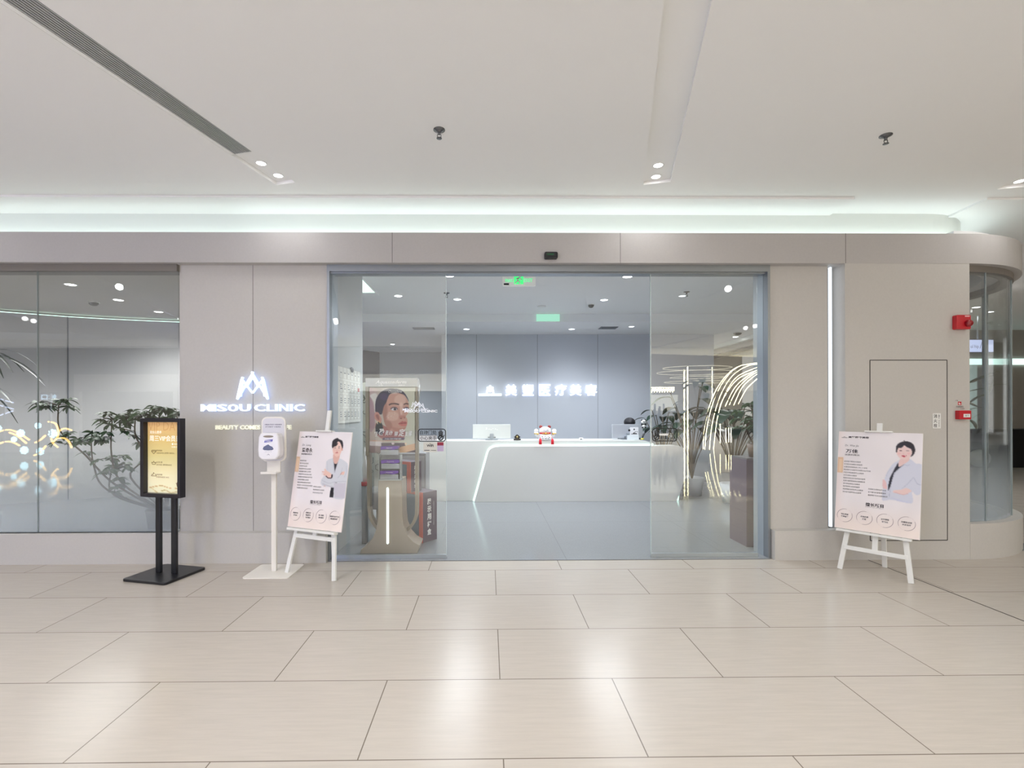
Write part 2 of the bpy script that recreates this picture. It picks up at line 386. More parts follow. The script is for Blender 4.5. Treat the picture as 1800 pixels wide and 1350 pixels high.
# floors
b = MB(); b.box(-26, 26, 1.4, 16, -0.1, 0.0); struct('floor', b, TILE, 'beige polished stone tiles laid in a running bond')
b = MB(); b.box(-26, 26, -20, 1.4, -0.1, 0.0); struct('floor_atrium', b, floor_mat('polished_marble', (192, 184, 174), 1.2, 1.2, 0, 0.003, (120, 110, 100), 0.015, 0.05, wob=0.05), 'mirror-polished stone floor of the atrium')
b = MB(); b.box(XJ0 + .0, XJ1, 4.70, 4.80, 0.0, 0.006); b.box(-9, CC[0] + 1.1, 4.93, 13.9, 0.0, 0.006); b.box(XJ0, XJ1, 4.80, 4.93, 0.0, 0.006)
struct('floor_clinic', b, TERR, 'grey speckled polished floor inside the clinic')
b = MB(); b.box(3.626, 3.634, -6, 4.655, 0.0005, 0.0015); struct('trim_1', b, GROOVE, 'dark expansion joint running across the tiles at right')
# fascia
R0 = CC[1] - DF
b = MB(); ribbon(b, corner(R0, straight=XL), corner(R0 - 0.30, straight=XL), ZF0, ZF1)
struct('wall_fascia', b, mat('fascia_panel', (188, 185, 183), 0.55, bump=0.15, bscale=350, var=0.03, vscale=60), 'beige grey fascia band above the shopfront')
b = MB()
for u in (690, 1091, 1487): b.box(ux(u, DF) - .0015, ux(u, DF) + .0015, DF - .001, DF + .01, ZF0, ZF1)
struct('trim_2', b, GROOVE, 'thin vertical joints in the fascia')
# cove above the fascia: trough, curved back wall, led tape
YC = at(900, 374, 1).y and onz(900, 374, ZC).y
b = MB(); ribbon(b, corner(CC[1] - YC, straight=XL), corner(CC[1] - YC - 0.1, straight=XL), 2.9, ZC)
struct('wall_cove', b, COVE, 'smooth white wall behind the cove light')
led = MB(); 
lo = corner(CC[1] - (YC - 0.10), straight=XL); li = corner(CC[1] - (YC - 0.06), straight=XL)
ribbon(led, lo, li, 3.222, 3.236)
o = led.build('cove_light', glow('cove_led_tape', (240, 255, 252), 4.2)); tag(o, 'pale green white LED tape hidden behind the top of the fascia', 'light strip')
# main ceiling with slanted grooves
SL = 0.265; TH = math.atan(SL)
ss, cs = math.sin(TH), math.cos(TH)
def st(s, t, z): return (s * cs + t * ss, -s * ss + t * cs, z)           # s across grooves, t along them
def inv(x, y): return (x * cs - y * ss, x * ss + y * cs)
GW = 0.23
gr = []
p0 = onz(487, 326, ZC); p1 = onz(525, 322, ZC); q0 = onz(1131, 325, ZC); q1 = onz(1178, 322, ZC)
sl0 = inv(p0.x, p0.y)[0]; sl1 = sl0 + 0.2; sr0 = inv(q0.x, q0.y)[0]; sr1 = inv(q1.x, q1.y)[0]
tl_end = inv(p1.x, p1.y)[1] - 0.02; tr_end = inv(q0.x, q0.y)[1]
pitch = ((sr0 + sr1) - (sl0 + sl1)) / 2
g3 = onz(1752, 333, ZC); s3, t3 = inv(g3.x, g3.y)
dt = tr_end - tl_end
grooves = [(sl0 - pitch, sl1 - pitch, tl_end - dt), (sl0, sl1, tl_end), (sr0, sr1, tr_end), (s3, s3 + 0.24, t3)]
for k in (2, 3, 4): grooves.append((s3 + 3.3 * (k - 1), s3 + 3.3 * (k - 1) + .24, t3)); grooves.append((sl0 - pitch * k, sl1 - pitch * k, tl_end - dt * k))
grooves.sort()
b = MB(); T0, T1 = -6.5, 24; sprev = -30
def cq(a, c, t0, t1, z):
    b.quad(st(a, t0, z), st(c, t0, z), st(c, t1, z), st(a, t1, z))
for (a, c, te) in grooves:
    cq(sprev, a, T0, T1, ZC); cq(a, c, te, T1, ZC); cq(a, c, T0, te, ZC + 0.03)
    for (x, y, t0, t1) in ((a, a, T0, te), (c, c, T0, te)): b.quad(st(x, t0, ZC), st(y, t1, ZC), st(y, t1, ZC + .03), st(x, t0, ZC + .03))
    b.quad(st(a, te, ZC), st(c, te, ZC), st(c, te, ZC + .03), st(a, te, ZC + .03)); sprev = c
cq(sprev, 30, T0, T1, ZC)
b.box(-30, 32, -6.9, -5.0, ZC + .04, ZC + 0.5)
struct('ceiling', b, CEIL, 'smooth off white mall ceiling with slanted grooves')
# lowered ceiling strips along the cove
Ya = onz(900, 348.5, ZC - .02).y
for k, (xa, xb, xc, xd) in enumerate(((XL, onz(1493, 352, ZC).x, onz(1465, 372, ZC).x, XL), (onz(1724, 352, ZC).x, 14, 14, onz(1679, 374, ZC).x))):
    b = MB(); b.prism([(xa, Ya), (xb, Ya), (xc, YC + .05), (xd, YC + .05)], ZC - .02, ZC - .0005, 'xy'); struct('trim_%d' % (14 + k), b, CEIL, 'slightly lowered ceiling strip beside the cove')
# walls beside the door
b = MB(); b.box(XWL, XJ0 - .012, DW, DW + .18, 0, ZF0); struct('wall_left', b, WALL, 'grey wall panel left of the entrance that carries the glowing sign')
b = MB(); XS0, XS1 = ux(1455, DW), ux(1486, DP)
b.box(XJ1 + .012, XS0, DW, DW + .18, 0, ZF0); b.box(XS0, XS1, DW + .12, DW + .18, 0, ZF0); b.box(XS1, XWR, DW, DW + .18, 0, ZF0)
struct('wall_right', b, WALL, 'beige wall right of the entrance with a lit groove')
x = ux(445, DW); b = MB(); b.box(x - .0015, x + .0015, DW - .001, DW + .01, ZPL, ZF0)
for u in (1705,): pass
struct('trim_3', b, GROOVE, 'thin vertical joint in the grey wall panel')
# window upstand walls and top frames
b = MB(); b.box(XL, XWL, DP + .04, DP + .18, 0, ZPL); struct('wall_upstand_left', b, WALL)
b = MB(); RG = CC[1] - DW + 0.03
ribbon(b, corner(RG), corner(RG - .12), 0, vz(925, DW)); struct('wall_upstand_right', b, WALL)
b = MB(); b.box(XL, XWL, DP + .05, DP + .2, vz(477, DP + .05), ZF0); struct('trim_4', b, mat('taupe_frame', (128, 122, 116), .5), 'taupe frame above the left window')
b = MB(); ribbon(b, corner(RG), corner(RG - .10), vz(478, DW), ZF0); struct('trim_5', b, MATS['taupe_frame'], 'taupe frame above the curved window')
# plinths
RP = CC[1] - DP
b = MB(); b.box(XL, ux(572, DP), DP, DP + .1, 0, ZPL); struct('baseboard_left', b, WALL, 'raised grey plinth left of the door')
b = MB(); zr = vz(933, DP, 1400); 
b.box(ux(1362, DP), XS1 - .001, DP, DP + .1, 0, zr); ribbon(b, corner(RP), corner(RP - .12), 0, vz(925, DP)) 
o = struct('baseboard_right', b, WALL, 'raised beige plinth right of the door')
# the plinth right of the lit groove is flush with the wall: panels of the wall come forward to it
b = MB(); b.box(XS1, XWR, DP + .002, DW, 0, ZF0); struct('wall_right_panel', b, WALL, 'wide beige wall panel that carries the hydrant door and alarms')
# door frame: header and jambs
b = MB(); b.box(XJ0 - .012, XJ1 + .012, DW - .03, DW + .15, ZDH, ZF0); b.box(XJ0 - .012, XJ0 + .012, DW - .03, DW + .2, 0.006, ZDH)
b.box(XJ1 - .012, XJ1 + .012, DW - .03, DW + .2, 0.006, ZDH); b.box(XJ0 + .012, XJ1 - .012, DG - .03, DG + .03, ZDH - .012, ZDH)
struct('door_1', b, DARKMETAL, 'brushed grey metal frame of the automatic entrance')
# fixed jamb returns of the right side (pale steel)
b = MB(); b.box(XJ1 - .014, XJ1 + .0, DG + .02, DG + .2, 0.006, ZK); b.box(XJ0 - .0, XJ0 + .014, DG + .02, DG + .2, .006, ZK); struct('trim_6', b, STEEL)
# glass leaves (each pane a thing with a rail)
def leaf(u0, u1, label, side):
    x0, x1 = ux(u0, DG), ux(u1, DG)
    r = thing('sliding_glass_door', label, 'door', ((x0 + x1) / 2, DG, 0.006)); w = (x1 - x0) / 2; h = ZDH - .012 - .006
    g = MB(); g.box(-w + .001, w - .001, -.005, .005, .035, h - .001); g.build('glass_pane', GLASS, r)
    g = MB(); g.prism(rrect(-w, w, .0, .035, .01), -.012, .012); g.build('bottom_rail', STEEL, r)
    e = w if side > 0 else -w
    g = MB(); g.box(e - .006 * (side > 0), e + .006 * (side < 0), -.009, .009, .035, h - .002); g.build('edge_profile', mat('pale_edge_profile', (200, 214, 216), .25, metal=.3), r)
    return r
dl = leaf(584, 785, 'clear glass door leaf left of the opening, in front of the face poster stand', 1)
dr = leaf(1143, 1331, 'clear glass door leaf right of the opening, mirroring golden light arcs', -1)
# window glass
b = MB(); x = ux(67, DP + .07)
b.box(XL, x - .004, DP + .065, DP + .075, ZPL, vz(477, DP + .05)); b.box(x + .004, XWL, DP + .065, DP + .075, ZPL, vz(477, DP + .05))
struct('window_1', b, FROST, 'big clear pane left of the sign with frosted film fading upwards')
b = MB(); b.box(XL, XWL, DP + .0765, DP + .0775, ZPL, 1.05)
struct('trim_13', b, FILM, 'frosted film stuck to the lower part of the left window')
b = MB(); b.box(x - .002, x + .002, DP + .062, DP + .078, ZPL, vz(477, DP + .05)); struct('trim_7', b, mat('pane_joint', (150, 160, 160), .3))
b = MB(); ribbon(b, corner(RG - .02), corner(RG - .03), vz(925, DW), vz(478, DW)); struct('window_2', b, FROST, 'curved corner pane with frosted film at its lower half')
b = MB(); ribbon(b, corner(RG - .0305), corner(RG - .0315), vz(925, DW), 1.05); struct('trim_16', b, FILM, 'frosted film on the curved window')
b = MB()
for a in (12, 40, 75): 
    a = math.radians(a); b.bar((CC[0] + (RG - .02) * math.sin(a), CC[1] - (RG - .02) * math.cos(a), vz(925, DW)), (CC[0] + (RG - .02) * math.sin(a), CC[1] - (RG - .02) * math.cos(a), vz(478, DW)), .008, .014)
struct('trim_8', b, MATS['pane_joint'])
# vertical led in the right wall groove
b = MB(); x = ux(1459, DW + .02); b.box(x - .009, x + .009, DW + .004, DW + .03, ZPL + .01, ZF0 - .01)
o = b.build('vertical_light_strip', glow('led_white', (236, 246, 255), 1.8)); tag(o, 'vertical white LED line in the wall groove right of the door', 'light strip')
b = MB(); b.box(x + .013, XS1 - .005, DW + .105, DW + .12, ZPL, ZF0 - .001); struct('trim_9', b, mat('blue_grey_groove', (78, 84, 92), .4))
# ------------------------------------------------------------------ clinic interior shell
XCR = CC[0] + CC[1] - DW - .1
YW = 9.96; YS = 8.56
b = MB(); b.box(-2.5, CC[0], 4.95, YS, ZK, ZK + .09); b.box(-2.5, 8, YS, YB, ZR + .0, ZR + .09); b.box(-4.8, -2.5, 9.5, YB, ZR, ZR + .09)
b.prism([(CC[0], 4.95)] + [(CC[0] + (RG - .1) * math.sin(math.radians(a)), CC[1] - (RG - .1) * math.cos(math.radians(a))) for a in range(0, 91, 10)] + [(CC[0] + RG - .1, YS), (CC[0], YS)], ZK, ZK + .09, 'xy')
struct('ceiling_clinic', b, CLCEIL, 'pale clinic ceiling stepping down towards the back')
b = MB(); b.box(-2.5, CC[0] + 1.1, YS - .012, YS - .0, ZR, ZK); struct('trim_10', b, mat('white_step', (240, 243, 246), .5))
XB0, XB1 = ux(785, YW) - .1, ux(1255, YW)
b = MB(); b.box(XB0, XB1, YW, YW + .12, 0, ZR); struct('wall_back', b, CLWALL, 'blue grey panelled wall behind the reception desk')
b = MB()
for u in (838, 945, 1051): b.box(ux(u, YW) - .003, ux(u, YW) + .003, YW - .001, YW + .01, 0, ZR)
struct('trim_11', b, mat('panel_joint', (110, 114, 124), .7), 'thin joints between the panels of the back wall')
DPUR = mat('dark_plum_wall', (88, 84, 96), .5)
b = MB(); b.box(-2.85, XB0 + .1, 12.96, 13.06, 0, ZR); struct('wall_back_left', b, CLWALL)
b = MB(); b.prism([(-4.6, 10.6), (-2.85, 12.96), (-2.85, 13.1), (-4.7, 10.7)], 0, ZR, 'xy'); struct('wall_plum', b, DPUR)
b = MB(); b.box(XB0, XB0 + .1, YW + .12, 13, 0, ZR); struct('wall_back_return', b, CLWALL)
b = MB(); b.box(-2.62, -2.5, 6.02, 9.4, 0, ZK); b.box(-4.8, -2.5, 9.4, 9.5, 0, ZR); struct('wall_clinic_left', b, DPUR)
XST = XJ0 + .002
b = MB(); b.box(-2.5, XST, 4.94, 6.0, 0, ZK); struct('wall_stub', b, mat('pale_grey_partition', (188, 192, 192), .4), 'short pale partition just inside the door at left')
b = MB(); b.box(XB1, 8, YB - .3, YB - .2, 0, ZR); struct('wall_far', b, mat('warm_grey_far_wall', (196, 190, 180), .6))
b = MB(); b.box(8, 8.1, 13.0, YB, 0, ZR); struct('wall_far_side', b, MATS['warm_grey_far_wall'])
# left window room
b = MB(); b.box(XL, -2.62, 4.94, 11, 3.02, 3.1); struct('ceiling_left_room', b, mat('left_room_ceiling', (196, 192, 184), .7))
arc = [onz(u, v, 3.0) for u, v in ((-200, 520), (-60, 538), (0, 545), (60, 549.5), (120, 554), (180, 557.5), (240, 560.5), (300, 563), (360, 565), (420, 566.5))]
arc = [(p.x, p.y) for p in arc] + [(-2.62, onz(420, 566.5, 3.0).y)]
b = MB(); ribbon(b, arc, [(p[0], p[1] + .1) for p in arc], 0, 2.97); struct('wall_curved', b, mat('curved_wall_paint', (178, 178, 178), .5), 'curved grey wall inside the left window')
b = MB(); ribbon(b, [(p[0], p[1] + .03) for p in arc], [(p[0], p[1] + .07) for p in arc], 2.975, 2.985)
o = b.build('ceiling_cove_light', glow('soft_green_led', (214, 255, 238), 1.6)); tag(o, 'thin pale green light line along the top of the curved wall, left window', 'light strip')
b = MB(); yy = arc[4][1]; xx = arc[4][0]
for k, u in ((3, 0),): b.box(arc[4][0] - .003, arc[4][0] + .003, arc[4][1] - .02, arc[4][1] + .0, 0, 2.97)
struct('trim_12', b, MATS['panel_joint'])
b = MB(); b.box(XL, XL + .1, 4.7, 11, 0, 3.02); struct('wall_left_room_end', b, MATS['curved_wall_paint'])
b = MB(); b.box(-2.75, -2.62, 4.94, 9.5, 0, 3.02); struct('wall_left_room_side', b, MATS['curved_wall_paint'])
# ------------------------------------------------------------------ mall behind the viewer (seen mirrored in the glass) and at far right
MALLW = mat('mall_stone_wall', (172, 166, 160), .5, var=.05, vscale=2)
b = MB(); b.box(-26, 26, -20, -19.7, 0, 7); struct('wall_mall_rear', b, MALLW)
b = MB(); b.box(-26, -25.8, -19.7, 16, 0, 7); struct('wall_mall_left', b, MALLW)
b = MB(); b.box(25.8, 26, -19.7, 16, 0, 7); struct('wall_mall_right', b, MALLW)
b = MB(); b.box(9, 26, 15.0, 15.2, 0, 3.6); struct('wall_mall_far', b, MALLW)
b = MB()
for x0, x1, y0, y1 in ((-26, 26, -20, -14.4), (-26, 26, -8.6, -6.5), (-26, -12.9, -14.4, -8.6), (-5.1, -3.9, -14.4, -8.6), (3.9, 5.1, -14.4, -8.6), (12.9, 26, -14.4, -8.6)): b.box(x0, x1, y0, y1, 6.9, 7.05)
struct('ceiling_atrium', b, CEIL)
b = MB(); b.box(-26, 26, -6.6, -6.5, ZC, 6.9); struct('wall_atrium_edge', b, CEIL)
for i, s in enumerate(ADDED_SKY):
    b = MB(); b.box(s[0] - 3.9, s[0] + 3.9, s[1] - 2.9, s[1] + 2.9, 6.95, 6.97); struct('window_%d' % (3 + i), b, glow('added_skylight_glow', (250, 250, 250), 1.2))  # glowing panes of the added skylights
# shopfronts opposite
SHOPW = mat('opposite_shop_white', (225, 220, 208), .5); GOLDW = glow('warm_shop_light', (255, 240, 205), 1.6)
shops = [(-24, -18, SHOPW), (-17, -9.5, MALLW), (-8.5, -1.5, SHOPW), (-.5, 6, MALLW), (13, 20, SHOPW)]
for wd, (x0, x1, m) in zip(('leftmost', 'second', 'middle', 'fourth', 'rightmost'), shops):
    r = thing('storefront', wd + ' dim storefront across the mall, mirrored in the glass', 'shop', ((x0 + x1) / 2, -19.6, 0), 0, 'shopfronts across the mall'); w = (x1 - x0) / 2
    g = MB(); g.box(-w, w, 0, .3, 2.6, 3.6); g.box(-w, -w + .3, 0, .3, 0, 2.6); g.box(w - .3, w, 0, .3, 0, 2.6); g.build('shop_frame', m, r)
    g = MB(); g.box(-w + .3, w - .3, .02, .06, .3, 2.6); g.build('lit_window', glow('dim_shop_glow', (235, 225, 205), .35), r)
    g = MB(); g.box(-w + .3, w - .3, 0, .3, 0.0, .3); g.build('sill', DPUR, r)
t = thing('unseen_led_screen', 'tall bluish LED advertising screen standing in the mall behind the viewer', 'screen', (-5.6, -4.6, 0))  # unseen screen, put in for the bluish tint on the left wall
b = MB(); b.box(-.95, .95, -.12, 0, .25, 3.05); b.box(-.7, .7, -.3, .2, 0, .25); b.build('cabinet', BLACK, t)
b = MB(); b.box(-.88, .88, 0, .01, .35, 2.95); b.build('lit_face', glow('unseen_screen_glow', (186, 198, 255), 8.5), t)
# downlights -------------------------------------------------------
def downlight(loc, r, col, power, label, group, deg=120, strength=14, frame=None):
    t = thing('ceiling_downlight', label, 'ceiling light', loc, 0, group)
    b = MB(); b.lathe([(r * 1.22, 0), (r * 1.22, -.004), (r * 1.0, -.006), (r * .98, 0.0)], k=28, cap=False); b.build('trim_ring', frame or WHITE, t)
    b = MB(); b.lathe([(r * .98, 0.0), (r * .98, -.003), (.001, -.003)], k=28, cap=False); b.build('diffuser', glow('downlight_%d_%d_%d' % (int(strength), int(col[0] * 100), int(col[2] * 100)), tuple(255 * c ** .45 for c in col), strength), t)
    if power: spot('lamp', (loc[0], loc[1], loc[2] - (.45 if power > 8 else .09)), power, col, 172, 1, .4 if power > 8 else .05)
    return t
sides = iter(('left of the air slot, nearest', 'left of the air slot, next', 'far left, third', 'far left, fourth', 'far right, second', 'far right, third', 'far right, last', 'a', 'b'))
for i, (a, c, te) in enumerate(grooves):
    s = (a + c) / 2
    if a == sl0: pts = [onz(459, 286.5, ZC + .03), onz(489, 308, ZC + .03)]; nm = ('left', 'the slatted air slot')
    elif a == sr0: pts = [onz(1157, 290, ZC + .03), onz(1153, 310, ZC + .03)]; nm = ('right', 'the plain ceiling groove above the desk')
    else: pts = [Vector(st(s, te - .42, ZC + .03)), Vector(st(s, te - .16, ZC + .03))]; nm = ('side', next(sides))
    if a == s3: q = onz(1792, 318, ZC + .03); pts = [q, q - Vector((ss * .27, cs * .27, 0))]; nm = ('far', 'the groove at the far right edge')
    for k, p in enumerate(pts):
        lab = {'left': ('round warm downlight beside the end of the dark air slot', 'second warm downlight beyond the dark air slot, nearer the shopfront'),
               'right': ('downlight in the plain slanted groove, the one farther from the shopfront', 'downlight at the very end of the plain slanted groove')}.get(nm[0])
        downlight(p, .038, WARM, 5, lab[k] if lab else ('downlight at the end of groove far right' if nm[0] == 'far' else 'downlight in the groove ' + nm[1]) + (', inner one' if k == 0 else ', outer one'), 'mall downlights', 140, 14)
    for tb in (te - 3.0, te - 3.3, te - 6.2, te - 6.5):
        if tb > T0 + .3 and abs(s) < 12:
            p = Vector(st(s, tb, ZC + .03))
            if p.y < 1.6: spot('lamp', (p.x, p.y, p.z - .05), 75, WARM, 170, 1, .05)
def cdl(u, v, r, z, label, power=122, col=COOL, st_=16): return downlight(onz(u, v, z), r, col, power, label, 'clinic downlights', 130, st_)
cdl(790, 484.5, .058, ZK, 'bright clinic downlight near the door at left, cut by the glass edge', 70); cdl(1103, 486, .058, ZK, 'bright clinic downlight nearest the door at right', 70)
cdl(804, 526, .055, ZK, 'clinic downlight in the middle row at left', 150); cdl(1062, 527, .055, ZK, 'clinic downlight in the middle row at right, beside the smoke detector', 150)
cdl(820, 578.5, .055, ZR, 'clinic downlight close to the back wall at left', 26); cdl(1005, 578.5, .055, ZR, 'clinic downlight close to the back wall, above the sign', 26)
cdl(1293, 592, .055, ZR, 'small clinic downlight far inside behind the right glass', 110, NEUT)
cdl(1400, 600, .055, ZR, 'clinic downlight far inside hidden behind the right wall', 130, NEUT)
cdl(700, 520, .055, ZK, 'clinic downlight behind the left door leaf', 26)
cdl(1200, 520, .055, ZK, 'clinic downlight behind the right door leaf', 26, st_=3)
for u, v, l in ((124, 500, 'downlight nearest the glass inside the left window'), (208, 527, 'middle downlight inside the left window'), (279, 548, 'downlight nearest the curved wall inside the left window')):
    downlight(onz(u, v, 3.02), .06, NEUT, 84, l, 'left window downlights', 130, 12)
spot('lamp', (-6.6, 6.3, 2.5), 170, NEUT, 150, 1, .4)
cdl(1110, 574, .05, ZR, 'small clinic downlight near the air vent at the right of the back wall', 30, st_=6)
cdl(690, 605, .05, ZR, 'clinic downlight deep behind the face poster stand', 110)  # added lamp, brightens the dark wall at the back left
# light panel left inside
p = onz(660, 513, ZK); q = onz(627, 481, ZK)
t = thing('ceiling_light_panel', 'square pale green ceiling light panel inside the door at upper left', 'ceiling light', (p.x - .4, 6.56, ZK))
b = MB(); b.box(-.4, .4, -.53, p.y - 6.56, -.012, -.001); b.build('diffuser', glow('panel_glow', (224, 255, 240), 1.5), t)
b = MB(); 
for c in ((-.42, -.4, -.55, .56), (.4, .42, -.55, .56)): b.box(c[0], c[1], c[2], c[3], -.02, 0)
b.build('frame', CLCEIL, t)
area('panel_lamp', (p.x - .4, 6.5, ZK - .05), .8, 1, 14, (.85, 1, .95))
# slot diffuser in left groove
ta = inv(*onz(432, 269, ZC)[:2])[1]
t = thing('linear_air_slot', 'long dark slatted air slot running slantwise across the ceiling', 'air vent', (0, 0, 0))
b = MB(); b.x = Matrix(((cs, ss, 0, 0), (-ss, cs, 0, 0), (0, 0, 1, 0), (0, 0, 0, 1)))
s0_, s1_ = sl0 + .03, sl1 - .005; b.box(s0_, s1_, -3, ta, ZC + .026, ZC + .029); b.build('backing', mat('slot_dark', (58, 58, 62), .7), t)
b = MB(); b.x = Matrix(((cs, ss, 0, 0), (-ss, cs, 0, 0), (0, 0, 1, 0), (0, 0, 0, 1)))
N = 9
for i in range(N):
    xx = s0_ + (s1_ - s0_) * (i + .5) / N; b.box(xx - .0045, xx + .0045, -3, ta, ZC + .004, ZC + .024)
b.build('slats', mat('slot_slat', (176, 176, 178), .4), t)
b = MB(); b.x = Matrix(((cs, ss, 0, 0), (-ss, cs, 0, 0), (0, 0, 1, 0), (0, 0, 0, 1)))
b.box(sl0, s0_, -3, ta, ZC + .002, ZC + .012); b.build('edge_strip', CEIL, t)
# sprinklers
def sprinkler(loc, label, m, g='sprinklers', s=1.0):
    t = thing('sprinkler', label, 'sprinkler', loc, 0, g)
    b = MB(); b.lathe([(.0, 0), (.043 * s, 0), (.043 * s, -.004 * s), (.02 * s, -.012 * s), (.012 * s, -.02 * s)], k=24, cap=False); b.build('escutcheon', m, t)
    b = MB(); b.lathe([(.012 * s, -.012 * s), (.01 * s, -.035 * s)], k=12); b.tube([(-.012 * s, 0, -.035 * s), (-.014 * s, 0, -.05 * s), (0, 0, -.062 * s)], .003 * s, 6); b.tube([(.012 * s, 0, -.035 * s), (.014 * s, 0, -.05 * s), (0, 0, -.062 * s)], .003 * s, 6); b.build('body', m, t)
    b = MB(); b.lathe([(.0, -.06 * s), (.02 * s, -.062 * s), (.02 * s, -.065 * s), (0, -.065 * s)], k=16, cap=False); b.build('deflector', m, t)
    return t
CHR = mat('dark_chrome', (112, 114, 118), .25, metal=.8)
sprinkler(onz(772, 228, ZC), 'chrome sprinkler on the mall ceiling left of centre', CHR)
sprinkler(onz(1557, 238, ZC), 'chrome sprinkler on the mall ceiling at right', CHR)
sprinkler(onz(1207, 513, ZK), 'sprinkler on the clinic ceiling behind the right glass', CHR)
sprinkler(onz(785, 515, ZK), 'sprinkler on the clinic ceiling at the edge of the left glass', CHR)
def dome(loc, r, m, name, label, cat, prof=None):
    t = thing(name, label, cat, loc)
    b = MB(); b.lathe([(r, 0), (r, -.012)], k=24); b.build('base', WHITE, t)
    b = MB(); b.lathe(prof or [(r * .85, -.012), (r * .8, -.03), (r * .5, -.05), (.001, -.058)], k=24, cap=False); b.build('cover', m, t); return t
dome(onz(1039, 535, ZK), .055, mat('dusky_grey', (120, 118, 112), .5), 'smoke_detector', 'round smoke detector on the clinic ceiling beside the middle right downlight', 'smoke detector')
dome(onz(952, 538.5, ZK), .07, WHITE, 'ceiling_speaker', 'flat white round disc on the clinic ceiling, centre', 'ceiling disc', [(.06, -.012), (.05, -.02), (.001, -.022)])
dome(onz(1292, 590, ZR) + Vector((-.15, -.4, 0)), .09, BLACK, 'dome_camera', 'dark dome camera inside behind the right glass', 'camera')
dome(onz(165, 531, 3.02), .07, MATS['dusky_grey'], 'smoke_detector', 'grey detector on the ceiling inside the left window', 'smoke detector')
# ceiling air vents of clinic
def vent(u, v, z, w, d, label, ang=0):
    p = onz(u, v, z); t = thing('ceiling_vent', label, 'air vent', p, ang, 'clinic ceiling vents')
    b = MB(); b.box(-w, w, -d, d, -.01, -.001); b.build('frame', mat('vent_grey', (140, 142, 146), .5), t)
    b = MB(); [b.box(-w + .02, w - .02, -d + .03 + i * (2 * d - .05) / 6, -d + .045 + i * (2 * d - .05) / 6, -.016, -.01) for i in range(6)]; b.build('slats', DARKMETAL, t)
vent(1069, 576, ZR, .16, .12, 'grey air vent on the clinic ceiling right of the sign'); vent(745, 577, ZR, .2, .1, 'dark air vent on the clinic ceiling behind the left glass')
# ================================================================== SIGNS AND WALL ITEMS
def bars2(mb, segs, r, y0, y1):
    for (a, b_) in segs:
        d = Vector((b_[0] - a[0], b_[1] - a[1])); n = Vector((-d.y, d.x)).normalized() * r
        mb.prism([(a[0] + n.x, a[1] + n.y), (a[0] - n.x, a[1] - n.y), (b_[0] - n.x, b_[1] - n.y), (b_[0] + n.x, b_[1] + n.y)], y0, y1)
def disc2(mb, c, r, y0, y1, k=16): mb.prism([(c[0] + r * math.cos(2 * PI * i / k), c[1] + r * math.sin(2 * PI * i / k)) for i in range(k)], y0, y1)
def emblem(mb, f, r, y0, y1, balls=1.0):
    """crown-like M emblem; f maps the drawing (0..1, 0..1, y up) to x,z"""
    P = lambda x, z: f(x, z)
    S_ = [((.5, .92), (.02, .0)), ((.5, .92), (.98, .0)), ((.16, .72), (.02, .02)), ((.84, .72), (.98, .02)), ((.16, .74), (.5, .22)), ((.84, .74), (.5, .22)), ((.19, .62), (.12, .1)), ((.81, .62), (.88, .1)), ((.5, .8), (.3, .43)), ((.5, .8), (.7, .43))]
    bars2(mb, [(P(*a), P(*c)) for a, c in S_], r, y0, y1)
    for c, k in (((.5, .96), 1), ((.19, .77), .9), ((.81, .77), .9)): disc2(mb, P(*c), r * 1.8 * balls * k, y0, y1)
yv = DW
SG = glow('sign_white', (235, 246, 255), 1.3)
t = thing('illuminated_sign', 'white glowing crown emblem and English clinic name on the grey wall', 'sign', at(445, 724, DW - .001))
O = t.location
X = lambda u: ux(u, DW - .03) - O.x
Z = lambda v, u=445: vz(v, DW - .03, u) - O.z
g = MB(); emblem(g, lambda x, z: (X(417) + (X(473) - X(417)) * x, Z(702) + (Z(653) - Z(702)) * z), .0058, -.055, -.035); g.build('emblem', SG, t)
LTS = (('M', 355, 373), ('I', 376.3, 380.2), ('S', 383.5, 400), ('O', 402.5, 419.5), ('U', 422.5, 441), ('C', 448.5, 467.5), ('L', 470.5, 482.5), ('I', 485, 488.8), ('N', 492, 507.5), ('I', 511, 514.8), ('C', 518, 536))
for w_, a, c in LTS:
    g = MB(); put(g, w_, X(a), X(c), Z(723), Z(710.5), -.035, {'I': .0, 'M': .008, 'N': .008}.get(w_, .022), 0, .02); g.build('letter', SG, t)
g = MB(); emblem(g, lambda x, z: (X(417) + (X(473) - X(417)) * x, Z(702) + (Z(653) - Z(702)) * z), .005, -.026, -.022)
[put(g, w_, X(a), X(c), Z(723), Z(710.5), -.024, .0) for w_, a, c in LTS]; g.build('back_glow', glow('sign_blue_halo', (150, 180, 255), 2.6), t)
t = thing('wall_lettering', 'pale slogan letters in capitals below the glowing English sign', 'lettering', at(445, 756, DW - .001)); O = t.location
Z = lambda v, u=445: vz(v, DW - .01, u) - O.z; X = lambda u: ux(u, DW - .01) - O.x
g = MB(); put(g, 'BEAUTY COMES FROM LIFE', X(378.5), X(512), Z(755), Z(747.3), -.001, .03, 0, .012); g.build('letters', mat('cream_letters', (240, 240, 222), .4, emit=.35), t)
